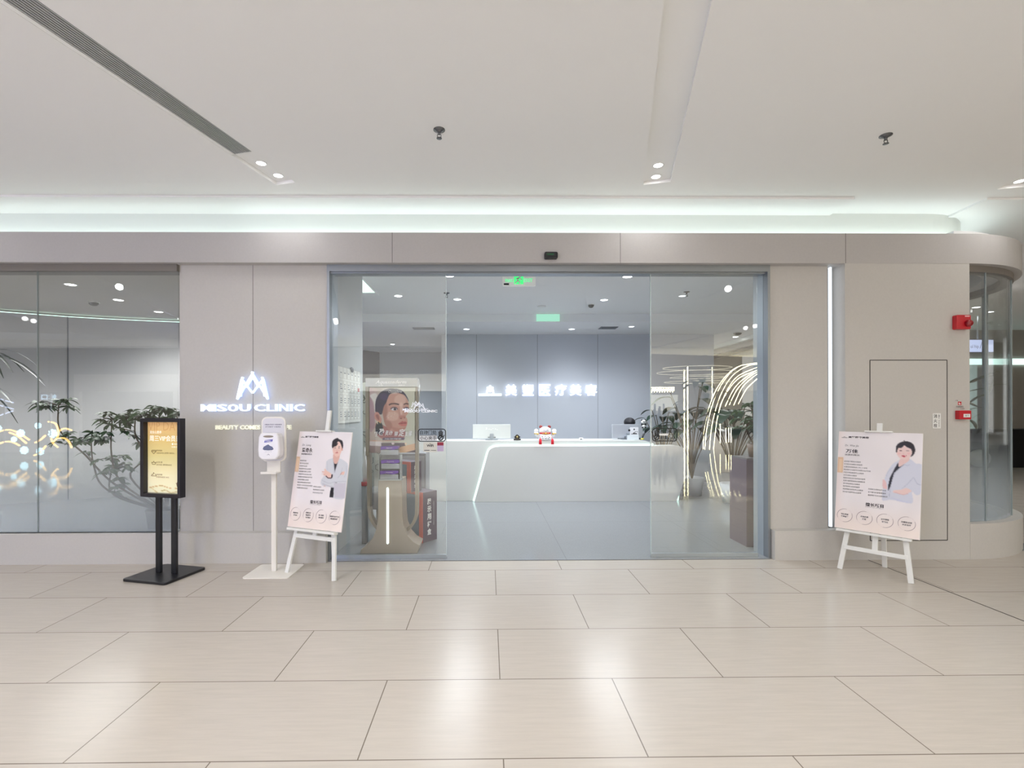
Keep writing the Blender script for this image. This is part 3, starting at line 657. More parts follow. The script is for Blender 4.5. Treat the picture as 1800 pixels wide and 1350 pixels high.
# sign on back wall
t = thing('illuminated_sign', 'white glowing Chinese clinic name with small hill logo on the back wall', 'sign', at(945, 697, YW)); O = t.location
X = lambda u: ux(u, YW - .04) - O.x; Z = lambda v: vz(v, YW - .04, 945) - O.z
for ch, c in zip('美塑医疗美容', (898.4, 928.4, 957.8, 985.8, 1012, 1039.2)):
    g = MB(); put(g, ch, X(c - 10.3), X(c + 10.3), Z(696), Z(675.5), -.04, .028, 0, .03); g.build('character', glow('sign_white_far', (240, 248, 255), 1.4), t)
g = MB(); put(g, '一', X(841), X(861.3), Z(696), Z(691.8), -.04, .05, 0, .03); put(g, '一', X(862), X(882), Z(696), Z(691.8), -.04, .05, 0, .03)
emblem(g, lambda x, z: (X(855) + (X(868.3) - X(855)) * x, Z(691.5) + (Z(679) - Z(691.5)) * z), .016, -.07, -.04); g.build('logo', MATS['sign_white_far'], t)
g = MB()
for ch, c in zip('美塑医疗美容', (898.4, 928.4, 957.8, 985.8, 1012, 1039.2)): put(g, ch, X(c - 10), X(c + 10), Z(695.7), Z(676), -.02, .02)
g.build('back_glow', glow('sign_far_halo', (200, 214, 255), 3), t)
# exit sign
YE = 5.3; t = thing('exit_sign', 'green and white hanging EXIT sign under the clinic ceiling', 'exit sign', at(913, 503, YE)); O = t.location
X = lambda u: ux(u, YE) - O.x; Z = lambda v: vz(v, YE, 913) - O.z
g = MB(); g.prism(rrect(X(883.5), X(942), Z(503.5), Z(481), .012), -.012, .012); g.build('panel', mat('frosted_sign_plate', (240, 242, 240), .3, emit=.12), t)
g = MB(); g.box(X(904), X(920.5), -.015, -.012, Z(500), Z(483.5)); g.build('green_plate', glow('exit_green', (70, 225, 120), 1.3), t)
g = MB(); disc2(g, (X(914.3), Z(486.7)), .0105, -.017, -.015)
pm = [((911.5, 489), (910, 494)), ((912, 488.5), (916.5, 491)), ((911.5, 489.5), (907.5, 491)), ((910, 494), (914, 496)), ((914, 496), (913.5, 499.5)), ((910, 494), (906, 498.5)), ((916.5, 491), (917, 493))]
bars2(g, [((X(a), Z(b_)), (X(c), Z(d))) for (a, b_), (c, d) in pm], .006, -.017, -.015); g.build('running_figure', WHITE, t)
g = MB(); put(g, 'EXIT', X(922), X(936.5), Z(496.5), Z(490), -.0135, .02); g.build('english_word', glow('exit_letters', (90, 235, 150), 1.1), t)
g = MB(); put(g, '安全出口', X(888.5), X(902.5), Z(496.5), Z(490.5), -.0135, .02); g.build('chinese_word', MATS['exit_letters'], t)
g = MB(); g.box(X(886), X(895), -.0135, -.012, Z(501.5), Z(498.5)); g.build('rating_label', BLACK, t)
for u_ in (893, 933): g = MB(); g.tube([(X(u_), 0, Z(481)), (X(u_), 0, ZK - O.z)], .004); g.build('hanging_rod', STEEL, t)
# reflection of a green-lit sign on the step, put in as a glowing plate
t = thing('reflection_panel', 'small pale green lit plate on the ceiling step, centre', 'lit plate', at(963, 566, YS - .02)); O = t.location
g = MB(); a = at(943, 565.5, YS - .02) - O; c = at(983.5, 552.5, YS - .02) - O; g.box(a.x, c.x, -.02, 0, a.z, c.z); g.build('plate', glow('green_reflection_glow', (176, 240, 214), .8), t)
g = MB(); g.box(a.x - .01, c.x + .01, -.025, 0, a.z - .01, a.z); g.box(a.x - .01, c.x + .01, -.025, 0, c.z, c.z + .01); g.build('rails', WHITE, t)
# door sensor
t = thing('door_sensor', 'small black motion sensor on the fascia above the opening', 'sensor', at(968, 457, DF)); O = t.location
X = lambda u: ux(u, DF) - O.x; Z = lambda v: vz(v, DF, 968) - O.z
g = MB(); g.prism(rrect(X(957), X(980), Z(456.5), Z(445), .014), -.045, 0); g.build('housing', BLACK, t, bevel=.004)
g = MB(); g.box(X(961), X(973), -.046, -.045, Z(451), Z(448)); g.build('window', mat('dark_green_lens', (40, 90, 60), .2), t)
# hydrant door outline, label
t = thing('fire_hydrant_cabinet', 'flush fire hydrant door in the right wall, outlined by a dark groove', 'hydrant cabinet', (ux(1597, DP), DP + .002, vz(951, DP, 1597))); O = t.location
X = lambda u: ux(u, DP) - O.x; Z = lambda v: vz(v, DP, 1597) - O.z
g = MB(); g.box(X(1529.5) + .004, X(1665) - .004, -.0015, .0, Z(950) + .004, Z(633) - .004); g.build('door_panel', WALL, t)
g = MB(); w_ = .0035
for c in ((X(1529.5) - w_, X(1529.5) + w_, Z(950), Z(633)), (X(1665) - w_, X(1665) + w_, Z(950), Z(633)), (X(1529.5), X(1665), Z(633) - w_, Z(633) + w_), (X(1529.5), X(1665), Z(950) - w_, Z(950) + w_)): g.box(c[0], c[1], -.0022, 0, c[2], c[3])
g.build('groove', GROOVE, t)
t = thing('fire_label', 'small white label with three Chinese characters for the fire hydrant', 'label', (ux(1646, DP), DP - .0005, vz(753, DP, 1646))); O = t.location
X = lambda u: ux(u, DP) - O.x; Z = lambda v: vz(v, DP, 1646) - O.z
g = MB(); g.box(X(1639), X(1653.3), -.002, 0, Z(753), Z(726.5)); g.build('plate', WHITE, t)
INK = mat('print_black', (38, 38, 42), .5)
g = MB()
for i, ch in enumerate('消火栓'): put(g, ch, X(1640.7), X(1646.8), Z(734.8 + i * 8.2), Z(728.2 + i * 8.2), -.0025, .01)
ll = 'FIRE HYDRANT'
for i, ch in enumerate(ll):
    if ch != ' ': put(g, ch, X(1649.3), X(1651.3), Z(730 + i * 1.9), Z(728.5 + i * 1.9), -.0025)
g.build('lettering', INK, t)
RED = mat('alarm_red', (196, 24, 40), .35, coat=.3)
t = thing('fire_alarm_sounder', 'red square fire alarm sounder high on the right wall', 'fire alarm', (ux(1687, DP), DP + .002, vz(580, DP, 1687))); O = t.location
X = lambda u: ux(u, DP) - O.x; Z = lambda v: vz(v, DP, 1687) - O.z
g = MB(); g.prism(rrect(X(1674), X(1699), Z(580), Z(555), .012), -.05, 0); g.build('housing', RED, t, bevel=.006)
g = MB(); g.lathe([(.032, 0), (.032, .02), (.024, .032), (.001, .034)], k=20, cap=False); 
for i, v_ in enumerate(g.v): g.v[i] = (X(1693) + v_[0], -.05 - v_[2], Z(570) + v_[1])
g.build('strobe_lens', mat('alarm_red_dark', (150, 14, 30), .2, coat=.5), t)
g = MB(); g.box(X(1688), X(1696), -.0515, -.05, Z(558.5), Z(556.5)); g.build('label_strip', mat('pink_strip', (236, 190, 190), .4), t)
t = thing('manual_call_point', 'red break-glass call point with white plate on the right wall', 'fire alarm', (ux(1689, DP), DP + .002, vz(737, DP, 1689))); O = t.location
X = lambda u: ux(u, DP) - O.x; Z = lambda v: vz(v, DP, 1689) - O.z
g = MB(); g.prism(rrect(X(1679), X(1700), Z(737), Z(721.5), .006), -.045, 0); g.build('housing', RED, t, bevel=.004)
g = MB(); g.box(X(1686), X(1697.5), -.047, -.045, Z(733.5), Z(727.5)); g.build('press_plate', WHITE, t)
g = MB(); put(g, '按下', X(1688.5), X(1695), Z(732), Z(729), -.0475); g.build('lettering', INK, t)
t = thing('alarm_notice', 'tiny red and black notice stuck above the red call point', 'label', (ux(1686, DP), DP + .001, vz(718, DP, 1686))); O = t.location
X = lambda u: ux(u, DP) - O.x; Z = lambda v: vz(v, DP, 1686) - O.z
g = MB(); g.box(X(1684), X(1690), -.001, 0, Z(712), Z(706)); g.build('red_symbol', RED, t)
g = MB(); g.box(X(1685.3), X(1686.7), -.0015, -.001, Z(711), Z(707.5)); disc2(g, (X(1688), Z(710)), .005, -.0015, -.001); g.build('white_symbol', WHITE, t)
g = MB(); put(g, '手动报警按钮', X(1680.5), X(1693.5), Z(716.5), Z(713.5), -.001); put(g, '火警', X(1679), X(1684), Z(705), Z(703), -.001); put(g, '119', X(1689), X(1695), Z(719.5), Z(717.5), -.001); g.build('lettering', INK, t)

# ================================================================== FREE-STANDING THINGS IN THE MALL
# black menu stand
p = onz(295, 1006, 0)
t = thing('poster_stand', 'black twin-post floor stand with a lit golden member-day poster', 'sign stand', (-2.83, 4.34, 0), math.radians(-14))
g = MB(); g.prism(rrect(-.225, .225, -.215, .215, .03), 0, .022, 'xy'); g.build('base_plate', BLACK, t, bevel=.004)
for sx in (-.068, .098):
    g = MB(); g.box(sx - .024, sx + .024, -.015, .015, .022, .71); g.build('post', BLACK, t, bevel=.004)
g = MB(); x0, x1, z0, z1 = -.205, .215, .692, 1.375; bx0, bx1, bz0, bz1 = -.168, .19, .724, 1.343
fr = mat('frame_black', (44, 42, 48), .3, metal=.2)
g.box(x0, bx0, -.06, 0, z0, z1); g.box(bx1, x1, -.06, 0, z0, z1); g.box(bx0, bx1, -.06, 0, z0, bz0); g.box(bx0, bx1, -.06, 0, bz1, z1); g.box(bx0, bx1, -.015, 0, bz0, bz1); g.build('frame', fr, t, bevel=.002)
P = Paint(60, 100, (230, 214, 160))
def gg(x, y, im):
    c = [np.array(a, float) for a in ((222, 178, 122), (214, 186, 118), (214, 200, 140), (230, 220, 180), (236, 230, 196))]
    k = y * 3.999; i = k.astype(int); f = (k - i)[..., None]; C = np.array(c); return C[i] * (1 - f) + C[np.minimum(i + 1, 4)] * f
P.grad(gg)
P.line([(.02, .935), (.2, .915), (.42, .9), (.62, .925), (.8, .925), (1, .945)], .008, (166, 132, 60)); P.line([(.1, .93), (.2, .97), (.3, 1.0)], .008, (170, 150, 80)); P.line([(.4, .975), (.54, .955)], .01, (150, 140, 60)); P.line([(.55, .96), (.68, .995), (.8, .985), (1, .965)], .01, (160, 150, 90))
P.mesh('poster_sheet', bx1 - bx0, bz1 - bz0, t, (bx0, -.018, bz0), print_mat(.3, 'backlit_print'))
ww, hh = bx1 - bx0, bz1 - bz0
A = lambda x: bx0 + ww * x
B = lambda y: bz1 - hh * y
g = MB(); put(g, '周三VIP会员日', A(.06), A(.96), B(.272), B(.19), -.0195, .0); put(g, '宠女心愿季', A(.07), A(.42), B(.165), B(.125), -.0195); put(g, '宠爱日', A(.79), A(.95), B(.318), B(.3), -.0195); put(g, '10:00-22:00', A(.72), A(.97), B(.36), B(.338), -.0195); disc2(g, (A(.745), B(.31)), .008, -.0197, -.0193); g.build('white_lettering', mat('print_white', (252, 250, 244), .5, emit=.4), t)
g = MB(); put(g, 'VIP DAY', A(.02), A(.98), B(.12), B(.0), -.0192, -.01); g.build('ghost_lettering', mat('print_tan', (206, 158, 100), .5, emit=.3), t)
g = MB()
for i, (a, c) in enumerate((('尊享服务', '专属美肤体验 立即预约 尊享好礼'), ('会员礼遇', '当日到店 消费满5000元'), ('到店惊喜', '护理项目低至 100元'))):
    yy = .415 + i * .165 + (.01 if i == 2 else 0)
    g = MB(); put(g, a, A(.26), A(.44), B(yy), B(yy - .024), -.0195); put(g, c, A(.26), A(.8 - .08 * i), B(yy + .034), B(yy + .012), -.0195); g.build('brown_text', mat('print_brown', (140, 112, 62), .5), t)
g = MB()
x = [(.155, .41), (.2, .44)]
bars2(g, [((A(a), B(b_)), (A(c), B(d))) for a, b_, c, d in ((.13, .4, .24, .4), (.13, .4, .115, .415), (.24, .4, .255, .415), (.115, .415, .185, .45), (.255, .415, .185, .45), (.115, .415, .255, .415), (.12, .57, .14, .6), (.14, .6, .23, .6), (.23, .6, .25, .57), (.12, .57, .16, .58), (.16, .58, .185, .555), (.185, .555, .21, .58), (.21, .58, .25, .57), (.11, .765, .26, .765), (.11, .765, .13, .74), (.13, .74, .16, .75), (.18, .715, .16, .75), (.18, .715, .2, .735), (.22, .735, .25, .75), (.25, .75, .26, .765))], .0022, -.0197, -.0193)
g.build('line_icons', MATS['print_brown'], t); g = MB()
bars2(g, [((A(a), B(b_)), (A(c), B(d))) for a, b_, c, d in ((.86, .87, .97, .87), (.87, .87, .875, .9), (.96, .87, .955, .9), (.875, .9, .955, .9), (.86, .87, .85, .85), (.88, .87, .88, .84), (.92, .87, .92, .835), (.95, .87, .96, .84))], .0028, -.0197, -.0193)
g.build('gift_icon', MATS['print_brown'], t)

# sanitizer stand
t = thing('hand_sanitizer_stand', 'white floor stand with touch-free hand sanitizer dispenser beside the left easel', 'sanitizer stand', (-1.915, 4.42, 0))
CREAM = mat('cream_white_metal', (238, 234, 226), .4)
g = MB(); g.prism(rrect(-.2, .2, -.19, .19, .03), 0, .008, 'xy'); g.build('base_plate', CREAM, t)
g = MB(); g.box(-.022, .022, -.015, .015, .008, .90); g.build('pole', CREAM, t, bevel=.004)
g = MB(); g.prism(rrect(-.108, .108, .985, 1.385, .05, 8), -.012, .012); o1 = g.build('back_board', CREAM, t, bevel=.003)
g = MB(); g.prism(rrect(-.096, .096, .995, 1.372, .042, 8), -.0145, -.012); g.build('board_face', mat('lilac_white', (222, 220, 226), .4), o1)
g = MB(); put(g, 'HEALTHY HANDS', -.075, .075, 1.312, 1.321, -.0155, .03); g.build('upper_line', mat('print_navy', (66, 62, 92), .5), o1)
g = MB(); put(g, 'START HERE', -.07, .066, 1.29, 1.302, -.0155); g.build('lower_line', MATS['print_navy'], o1)
g = MB(); bod = [(-.09, 1.04), (-.095, 1.10), (-.088, 1.21), (-.07, 1.245), (.07, 1.245), (.088, 1.21), (.095, 1.10), (.09, 1.04), (.06, 1.01), (-.06, 1.01)]
g.prism(bod, -.115, -.012); o1 = g.build('dispenser', mat('glossy_white_plastic', (240, 238, 240), .25), t, bevel=.014, seg=3)
g = MB(); g.prism([(.045 * math.cos(a), 1.215 + .01 * math.sin(a)) for a in [2 * PI * i / 16 for i in range(16)]], -.117, -.114); g.build('lid_notch', mat('shade_grey', (150, 140, 128), .5), o1)
g = MB(); g.prism([(-.048, 1.105), (-.04, 1.125), (-.015, 1.14), (.0, 1.146), (.012, 1.135), (.035, 1.125), (.045, 1.105), (.035, 1.097), (0, 1.094), (-.038, 1.097)], -.1175, -.114); g.build('viewing_window', mat('smoky_window', (72, 72, 86), .15), o1)
g = MB(); g.prism([(-.036, 1.163), (-.028, 1.183), (.04, 1.19), (.032, 1.168)], -.1168, -.1145); g.build('blue_badge', mat('badge_blue', (66, 58, 176), .4), o1)
g = MB(); put(g, 'PURELL', -.027, .03, 1.169, 1.182, -.1175, .02, .3); g.build('badge_lettering', WHITE, o1)
g = MB(); put(g, 'HAND SANITIZER', -.03, .03, 1.08, 1.085, -.1155); bars2(g, [((0, 1.062), (-.01, 1.052)), ((0, 1.062), (.01, 1.052))], .0015, -.1165, -.1145); g.build('small_print', mat('print_grey', (140, 140, 150), .5), o1)
g = MB(); g.box(-.06, .06, -.012, .004, .89, .99); g.build('drip_bracket', CREAM, t, bevel=.003)
g = MB(); g.prism([(-.075, -.10), (.06, -.10), (.06, .004), (-.075, .004)], .885, .895, 'xy'); g.prism([(-.075, -.105), (.06, -.105), (.06, -.098), (-.075, -.098)], .885, .905, 'xy'); g.build('drip_tray', CREAM, t, bevel=.002)

# easels --------------------------------------------------------------
EAS = mat('easel_white_paint', (238, 238, 234), .45)
BG = (231, 220, 217)
def bgpaint(P):
    def f(x, y, im):
        c = np.array((240, 234, 236.)) * np.ones(im.shape)
        m = np.clip((y - .7) / .25, 0, 1)[..., None]; c = c * (1 - m) + np.array((248, 234, 226.)) * m
        e = np.clip(1 - x / .12, 0, 1)[..., None] * .5; c = c * (1 - e) + np.array((240, 220, 214.)) * e
        w = (.5 + .5 * np.sin(x * 5 + y * 9 + 2 * np.sin(x * 7)))[..., None] * 5; return c + w - 2
    P.grad(f)
def easel(loc, rz, zb, hgt, bw, lab, labb, paintf, textf, lean, leg_top=1.2, bar_z=.2, rear=.33, topz=1.3, splay=.25, mastbot=.2, clip=.1, rearx=0.0):
    t = thing('display_easel', lab, 'easel', loc, rz)
    tl = math.tan(lean); Y = lambda z: z * tl
    upv = (0, math.sin(lean), math.cos(lean))
    xa = lambda z: splay * (1 - z / 1.9)
    for s in (-1, 1):
        g = MB(); g.bar((s * xa(0), Y(0) , 0), (s * xa(leg_top), Y(leg_top), leg_top), .038, .02, (0, 1, 0)); g.build('leg', EAS, t, bevel=.002)
    g = MB(); g.bar((rearx, rear, 0.0), (0, Y(leg_top) + .03, leg_top), .036, .02, (0, 1, 0)); g.build('rear_leg', EAS, t, bevel=.002)
    g = MB(); g.bar((0, Y(mastbot) + .0, mastbot), (0, Y(topz), topz), .04, .02, (0, 1, 0)); g.build('mast', EAS, t, bevel=.002)
    g = MB(); g.bar((-xa(bar_z), Y(bar_z) - .005, bar_z), (xa(bar_z), Y(bar_z) - .005, bar_z), .022, .035, upv); g.build('cross_bar', EAS, t, bevel=.002)
    g = MB(); g.bar((-bw / 2 + .02, Y(zb) - .03, zb - .012), (bw / 2 - .05, Y(zb) - .03, zb - .012), .05, .02, upv); g.build('ledge', EAS, t, bevel=.002)
    zt = zb + hgt * math.cos(lean); g = MB(); g.bar((-clip, Y(zt) - .025, zt + .006), (clip, Y(zt) - .025, zt + .006), .05, .012, upv); g.build('clip', EAS, t, bevel=.002)
    # board: its own thing leaning on the easel
    M = Matrix.Translation(loc) @ Matrix.Rotation(rz, 4, 'Z') @ Matrix.Translation((0, Y(zb) - .016, zb)) @ Matrix.Rotation(-lean, 4, 'X')
    bd = thing('poster_board', labb, 'poster'); bd.matrix_world = M
    g = MB(); g.box(-bw / 2, bw / 2, -.008, 0, 0, hgt); g.build('board', mat('foam_board', (240, 234, 230), .6), bd)
    P = Paint(150, 225, BG); bgpaint(P); paintf(P); P.mesh('print', bw - .004, hgt - .004, bd, (-bw / 2 + .002, -.0085, .002))
    A = lambda x: -bw / 2 + bw * x; B = lambda y: hgt * (1 - y)
    textf(bd, A, B, bw, hgt); return t
def common_text(bd, A, B, w, h, name, title, lines, lines2, circ, dr, cy):
    y = -.0095; D = mat('print_dark', (62, 56, 62), .5)
    def part(nm, items):
        g = MB(); [put(g, *it) for it in items]; g.build(nm, D, bd)
    part('brand_line', [('美塑医疗美容', A(.125), A(.385), B(.068), B(.047), y, .03), ('一', A(.04), A(.115), B(.066), B(.062), y, .02), ('⌃', A(.06), A(.09), B(.06), B(.052), y)])
    part('signature', [(dr, A(.09), A(.26), B(.16), B(.135), y, -.005, .2)])
    part('name_line', [(name, *name_box(A, B, name), y, .02), (title, A(.09), A(.28 if len(title) < 6 else .3), B(.25), B(.232), y, .01)])
    part('text_list', [(L, A(.085), A(.085 + min(.42, .021 * len(L))), B(.318 + i * .0285), B(.303 + i * .0285), y) for i, L in enumerate(lines)])
    part('side_text_list', [(L, A(.40), A(.40 + min(.3, .021 * len(L))), B(.58 + i * .03), B(.565 + i * .03), y) for i, L in enumerate(lines2)])
    part('heading', [('擅长项目', A(.375), A(.59), B(.745), B(.71), y, .03), ('EXPERTISE PROJECT', A(.375), A(.59), B(.757), B(.75), y)])
    k = 28; r0, r1 = w * .098, w * .091
    for i, cc in enumerate(circ):
        x = .125 + .243 * i
        part('caption', [(L, A(x - .012 * len(L)), A(x + .012 * len(L)), B(cy + (j - (len(cc) - 1) / 2) * .024 + .008), B(cy + (j - (len(cc) - 1) / 2) * .024 - .008), y, .02) for j, L in enumerate(cc)])
        g = MB(); cx, cz = A(x), B(cy)
        for j in range(k):
            a, b_ = 2 * PI * j / k, 2 * PI * (j + 1) / k; q = abs(math.cos(a - PI * .75)); wd = (.3 + .7 * q) if q > .5 else .12
            ri = r0 - (r0 - r1) * wd * .9
            g.quad((cx + r0 * math.cos(a), y, cz + r0 * math.sin(a)), (cx + r0 * math.cos(b_), y, cz + r0 * math.sin(b_)), (cx + ri * math.cos(b_), y, cz + ri * math.sin(b_)), (cx + ri * math.cos(a), y, cz + ri * math.sin(a)))
        g.build('ring_print', mat('print_rose_grey', (168, 150, 152), .5), bd)
def name_box(A, B, n): return (A(.095), A(.3), B(.222), B(.175)) if len(n) > 2 else (A(.1), A(.255), B(.222), B(.182))
def badge(P):
    P.fill([(0, .27), (.07, .27), (.07, .43), (0, .43)], (226, 190, 158), 1, 1, False); P.fill([(.015, .29), (.06, .29), (.06, .42), (.015, .42)], (236, 206, 176), 1, 1, False)
def man(P):
    badge(P)
    P.mapf = homog([(370, 115), (1522, 145), (1255, 2297), (62, 2162)])
    SK = (238, 200, 186); SH = (214, 158, 146); CO = (214, 216, 222); CS = (188, 190, 200); HR = (38, 32, 38)
    # body
    P.fill([(1100, 690), (960, 745), (930, 900), (900, 1050), (830, 1150), (815, 1230), (870, 1290), (1040, 1330), (1040, 1520), (1330, 1560), (1400, 1200), (1425, 900), (1400, 790), (1250, 700)], CO, 1, 1)
    P.fill([(1105, 1230), (1120, 1540), (1340, 1560), (1370, 1230)], (206, 202, 212), 1, 1, False)
    P.fill([(1110, 760), (1130, 990), (1200, 780)], (40, 38, 46), 1, 1, False)
    P.fill([(1040, 1325), (1105, 1325), (1090, 1535), (1005, 1530)], (34, 32, 40), 1, 1, False)
    P.line([(1205, 770), (1160, 900), (1125, 1000)], 10, CS); P.line([(1100, 690), (1105, 830), (1120, 1000)], 10, CS); P.line([(1300, 900), (1250, 1050), (1180, 1120)], 9, CS, .8); P.line([(960, 760), (970, 900), (940, 1040)], 8, CS, .6)
    P.line([(840, 1160), (1000, 1230), (1120, 1200), (1380, 1190)], 10, CS); P.line([(850, 1240), (1000, 1290), (1100, 1300)], 10, (178, 170, 182))
    P.line([(1390, 850), (1380, 1000), (1330, 1110)], 8, CS, .8)
    P.line([(1130, 1215), (1175, 1220)], 10, (120, 118, 130)); 
    # neck, face
    P.fill([(1105, 600), (1110, 780), (1150, 810), (1190, 790), (1245, 650), (1240, 560)], (226, 182, 168), 1, 1)
    P.fill([(1085, 400), (1090, 520), (1110, 600), (1160, 655), (1200, 655), (1255, 600), (1290, 520), (1300, 400), (1240, 320), (1130, 330)], SK, 1, 1)
    P.ell((1295, 500), 16, 34, SH); P.ell((1200, 430), 70, 60, (246, 214, 202), .7, 3)
    P.fill([(1080, 470), (1075, 380), (1110, 300), (1190, 262), (1240, 290), (1300, 320), (1320, 400), (1305, 490), (1285, 430), (1250, 350), (1200, 340), (1170, 400), (1120, 445), (1095, 470)], HR, 1, 1)
    P.line([(1120, 400), (1160, 420), (1200, 370)], 22, HR); P.line([(1190, 560), (1170, 572), (1150, 574)], 10, (196, 100, 100)); P.line([(1145, 575), (1205, 572)], 13, (196, 96, 98))
    P.line([(1185, 480), (1180, 535), (1195, 540)], 7, (210, 160, 150)); P.ell((1148, 475), 16, 7, (70, 50, 50), .8); P.ell((1228, 473), 16, 7, (70, 50, 50), .8)
    P.line([(1125, 445), (1165, 440)], 8, (80, 60, 60), .8); P.line([(1215, 438), (1255, 445)], 8, (80, 60, 60), .8)
    for cx in (1148, 1232): P.line([(cx + 34 * math.cos(a), 490 + 32 * math.sin(a)) for a in [2 * PI * i / 12 for i in range(13)]], 4, (190, 170, 170), .7, 0)
    # hands
    P.fill([(850, 975), (905, 965), (900, 915), (935, 930), (960, 960), (1020, 1000), (1060, 1040), (1040, 1110), (980, 1110), (930, 1070), (870, 1060), (900, 1040), (840, 1025), (900, 1010), (850, 990)], SK, 1, 1)
    P.line([(860, 1030), (915, 1040)], 7, SH); P.line([(850, 978), (905, 990)], 6, SH); P.line([(930, 1070), (985, 1115), (1050, 1120)], 18, (64, 34, 40)); P.line([(1075, 1040), (1055, 1120)], 30, (56, 44, 52))
    P.line([(1305, 980), (1255, 1045)], 16, SH); P.fill([(1290, 1000), (1345, 975), (1330, 1040), (1290, 1050)], SK, 1, 1); P.line([(880, 1285), (920, 1290)], 14, SH)
def woman(P):
    badge(P)
    P.mapf = homog([(95, 105), (1685, 130), (1675, 2094), (55, 1884)])
    SK = (240, 210, 206); SH = (222, 172, 172); CO = (216, 218, 232); CS = (184, 188, 208); HR = (40, 34, 42)
    P.fill([(1290, 610), (1130, 700), (1040, 830), (975, 1000), (950, 1180), (950, 1370), (1100, 1360), (1300, 1390), (1520, 1415), (1510, 1210), (1600, 1270), (1690, 1180), (1700, 740), (1560, 680), (1450, 600)], CO, 1, 1)
    P.fill([(950, 990), (1000, 1010), (1020, 1060), (1035, 1160), (1000, 1160), (955, 1130)], (236, 198, 200), 1, 1)
    P.fill([(1240, 660), (1180, 760), (1085, 950), (1055, 1100), (1060, 1190), (1100, 1100), (1160, 860), (1345, 700), (1250, 750)], (36, 34, 48), 1, 1, False)
    P.fill([(1290, 590), (1240, 670), (1245, 745), (1345, 700), (1440, 620), (1420, 570)], (236, 204, 200), 1, 1)
    P.line([(1345, 705), (1180, 860), (1110, 1080), (1080, 1300)], 9, CS); P.line([(1345, 700), (1410, 720), (1460, 700)], 8, CS); P.line([(1530, 940), (1400, 1080), (1310, 1150)], 10, CS); P.line([(1540, 950), (1600, 1050), (1680, 1080)], 10, CS)
    P.line([(1130, 760), (1040, 850), (1010, 960)], 8, CS, .7); P.line([(1120, 1320), (1300, 1380), (1500, 1400)], 14, (206, 206, 232), .9, 2)
    P.fill([(1150, 1205), (1180, 1180), (1290, 1170), (1400, 1140), (1500, 1190), (1440, 1230), (1350, 1265), (1250, 1240), (1160, 1225)], SK, 1, 1); P.line([(1170, 1215), (1340, 1262), (1440, 1235)], 10, SH, .8)
    P.fill([(1195, 410), (1200, 500), (1250, 575), (1320, 612), (1390, 610), (1460, 560), (1500, 480), (1500, 380), (1400, 300), (1260, 310)], SK, 1, 1)
    P.fill([(1195, 490), (1182, 400), (1220, 320), (1320, 278), (1400, 275), (1490, 310), (1540, 390), (1540, 480), (1500, 540), (1465, 555), (1490, 500), (1480, 430), (1440, 400), (1390, 380), (1340, 350), (1310, 380), (1270, 400), (1230, 400), (1210, 440)], HR, 1, 1)
    P.line([(1320, 270), (1345, 262)], 12, (60, 50, 60)); P.ell((1275, 447), 30, 7, (110, 70, 80), .9); P.ell((1405, 447), 30, 7, (110, 70, 80), .9)
    P.fill([(1295, 535), (1340, 538), (1385, 532), (1360, 562), (1320, 562)], (196, 70, 84), 1, 1); P.line([(1310, 543), (1370, 542)], 6, (250, 240, 240), .9, 0); P.line([(1335, 470), (1325, 510), (1350, 512)], 6, SH, .7); P.ell((1250, 500), 30, 22, (240, 184, 186), .6, 3); P.ell((1430, 500), 30, 22, (240, 184, 186), .6, 3)
LM = ['美塑医疗院长', '整形外科主任医师', '中华医学会会员', '国际面部年轻化认证医师', '注射微整形高级认证导师', '中国医师协会会员单位专家', '眼部整形美容精细化技术专家', '自体脂肪精雕认证医师', '面部轮廓微创塑形技术医师', '埋线提升与年轻化综合技术医师', '中国整形美容协会会员']
LW = ['皮肤医疗美容主诊医师', '中华医学会美容分会会员', '从事皮肤美容临床工作二十余年', '黄金微针认证医师光电联合治疗专家', '大型光电设备操作认证医师', '水光注射认证医师', '面部年轻化综合治疗技术医师', '色素与敏感肌肤综合管理医师', '激光美容高级认证医师', '肤质管理认证讲师医师', '面部微整注射技术认证医师', '热玛吉与超声炮认证医师']
def tm(bd, A, B, w, h): common_text(bd, A, B, w, h, '梁奇永', '美塑整形院长', LM, ['热玛吉认证医师', '微创美容技术认证医师', '年轻化注射治疗专家'], (('眼部综合', '年轻化'), ('面部注射', '埋线提升', '轮廓塑形'), ('自体脂肪', '填充塑形'), ('面部综合年轻化', '微创整形修复')), 'Dr. Liang', .865)
def tw(bd, A, B, w, h): common_text(bd, A, B, w, h, '万佳', '皮肤科院长', LW, ['光电联合美肤治疗认证', '双下颌与轮廓管理医师', '面部微针与水光管理技术'], (('敏感肌肤', '管理修复'), ('光电抗衰', '嫩肤'), ('注射微整', '年轻化'), ('问题性皮肤', '综合治疗')), 'Dr. Wan Jia', .865)
easel((-1.545, 4.27, 0), math.radians(-23.3), .40, .86, .60, 'white wooden easel left of the door, holding the poster of the man with glasses', 'poster of a man with glasses and folded arms in a pale grey coat', man, tm, math.radians(10), bar_z=.33, rear=.31, topz=1.44, splay=.262, mastbot=.34, clip=.09)
easel((3.335, 4.215, 0), math.radians(-51), .36, .885, .60, 'white wooden easel before the hydrant door, holding the poster of the woman', 'poster of a smiling woman with short black hair in a white coat', woman, tw, math.radians(9), bar_z=.20, rear=.36, topz=1.315, splay=.25, mastbot=.2, clip=.1)
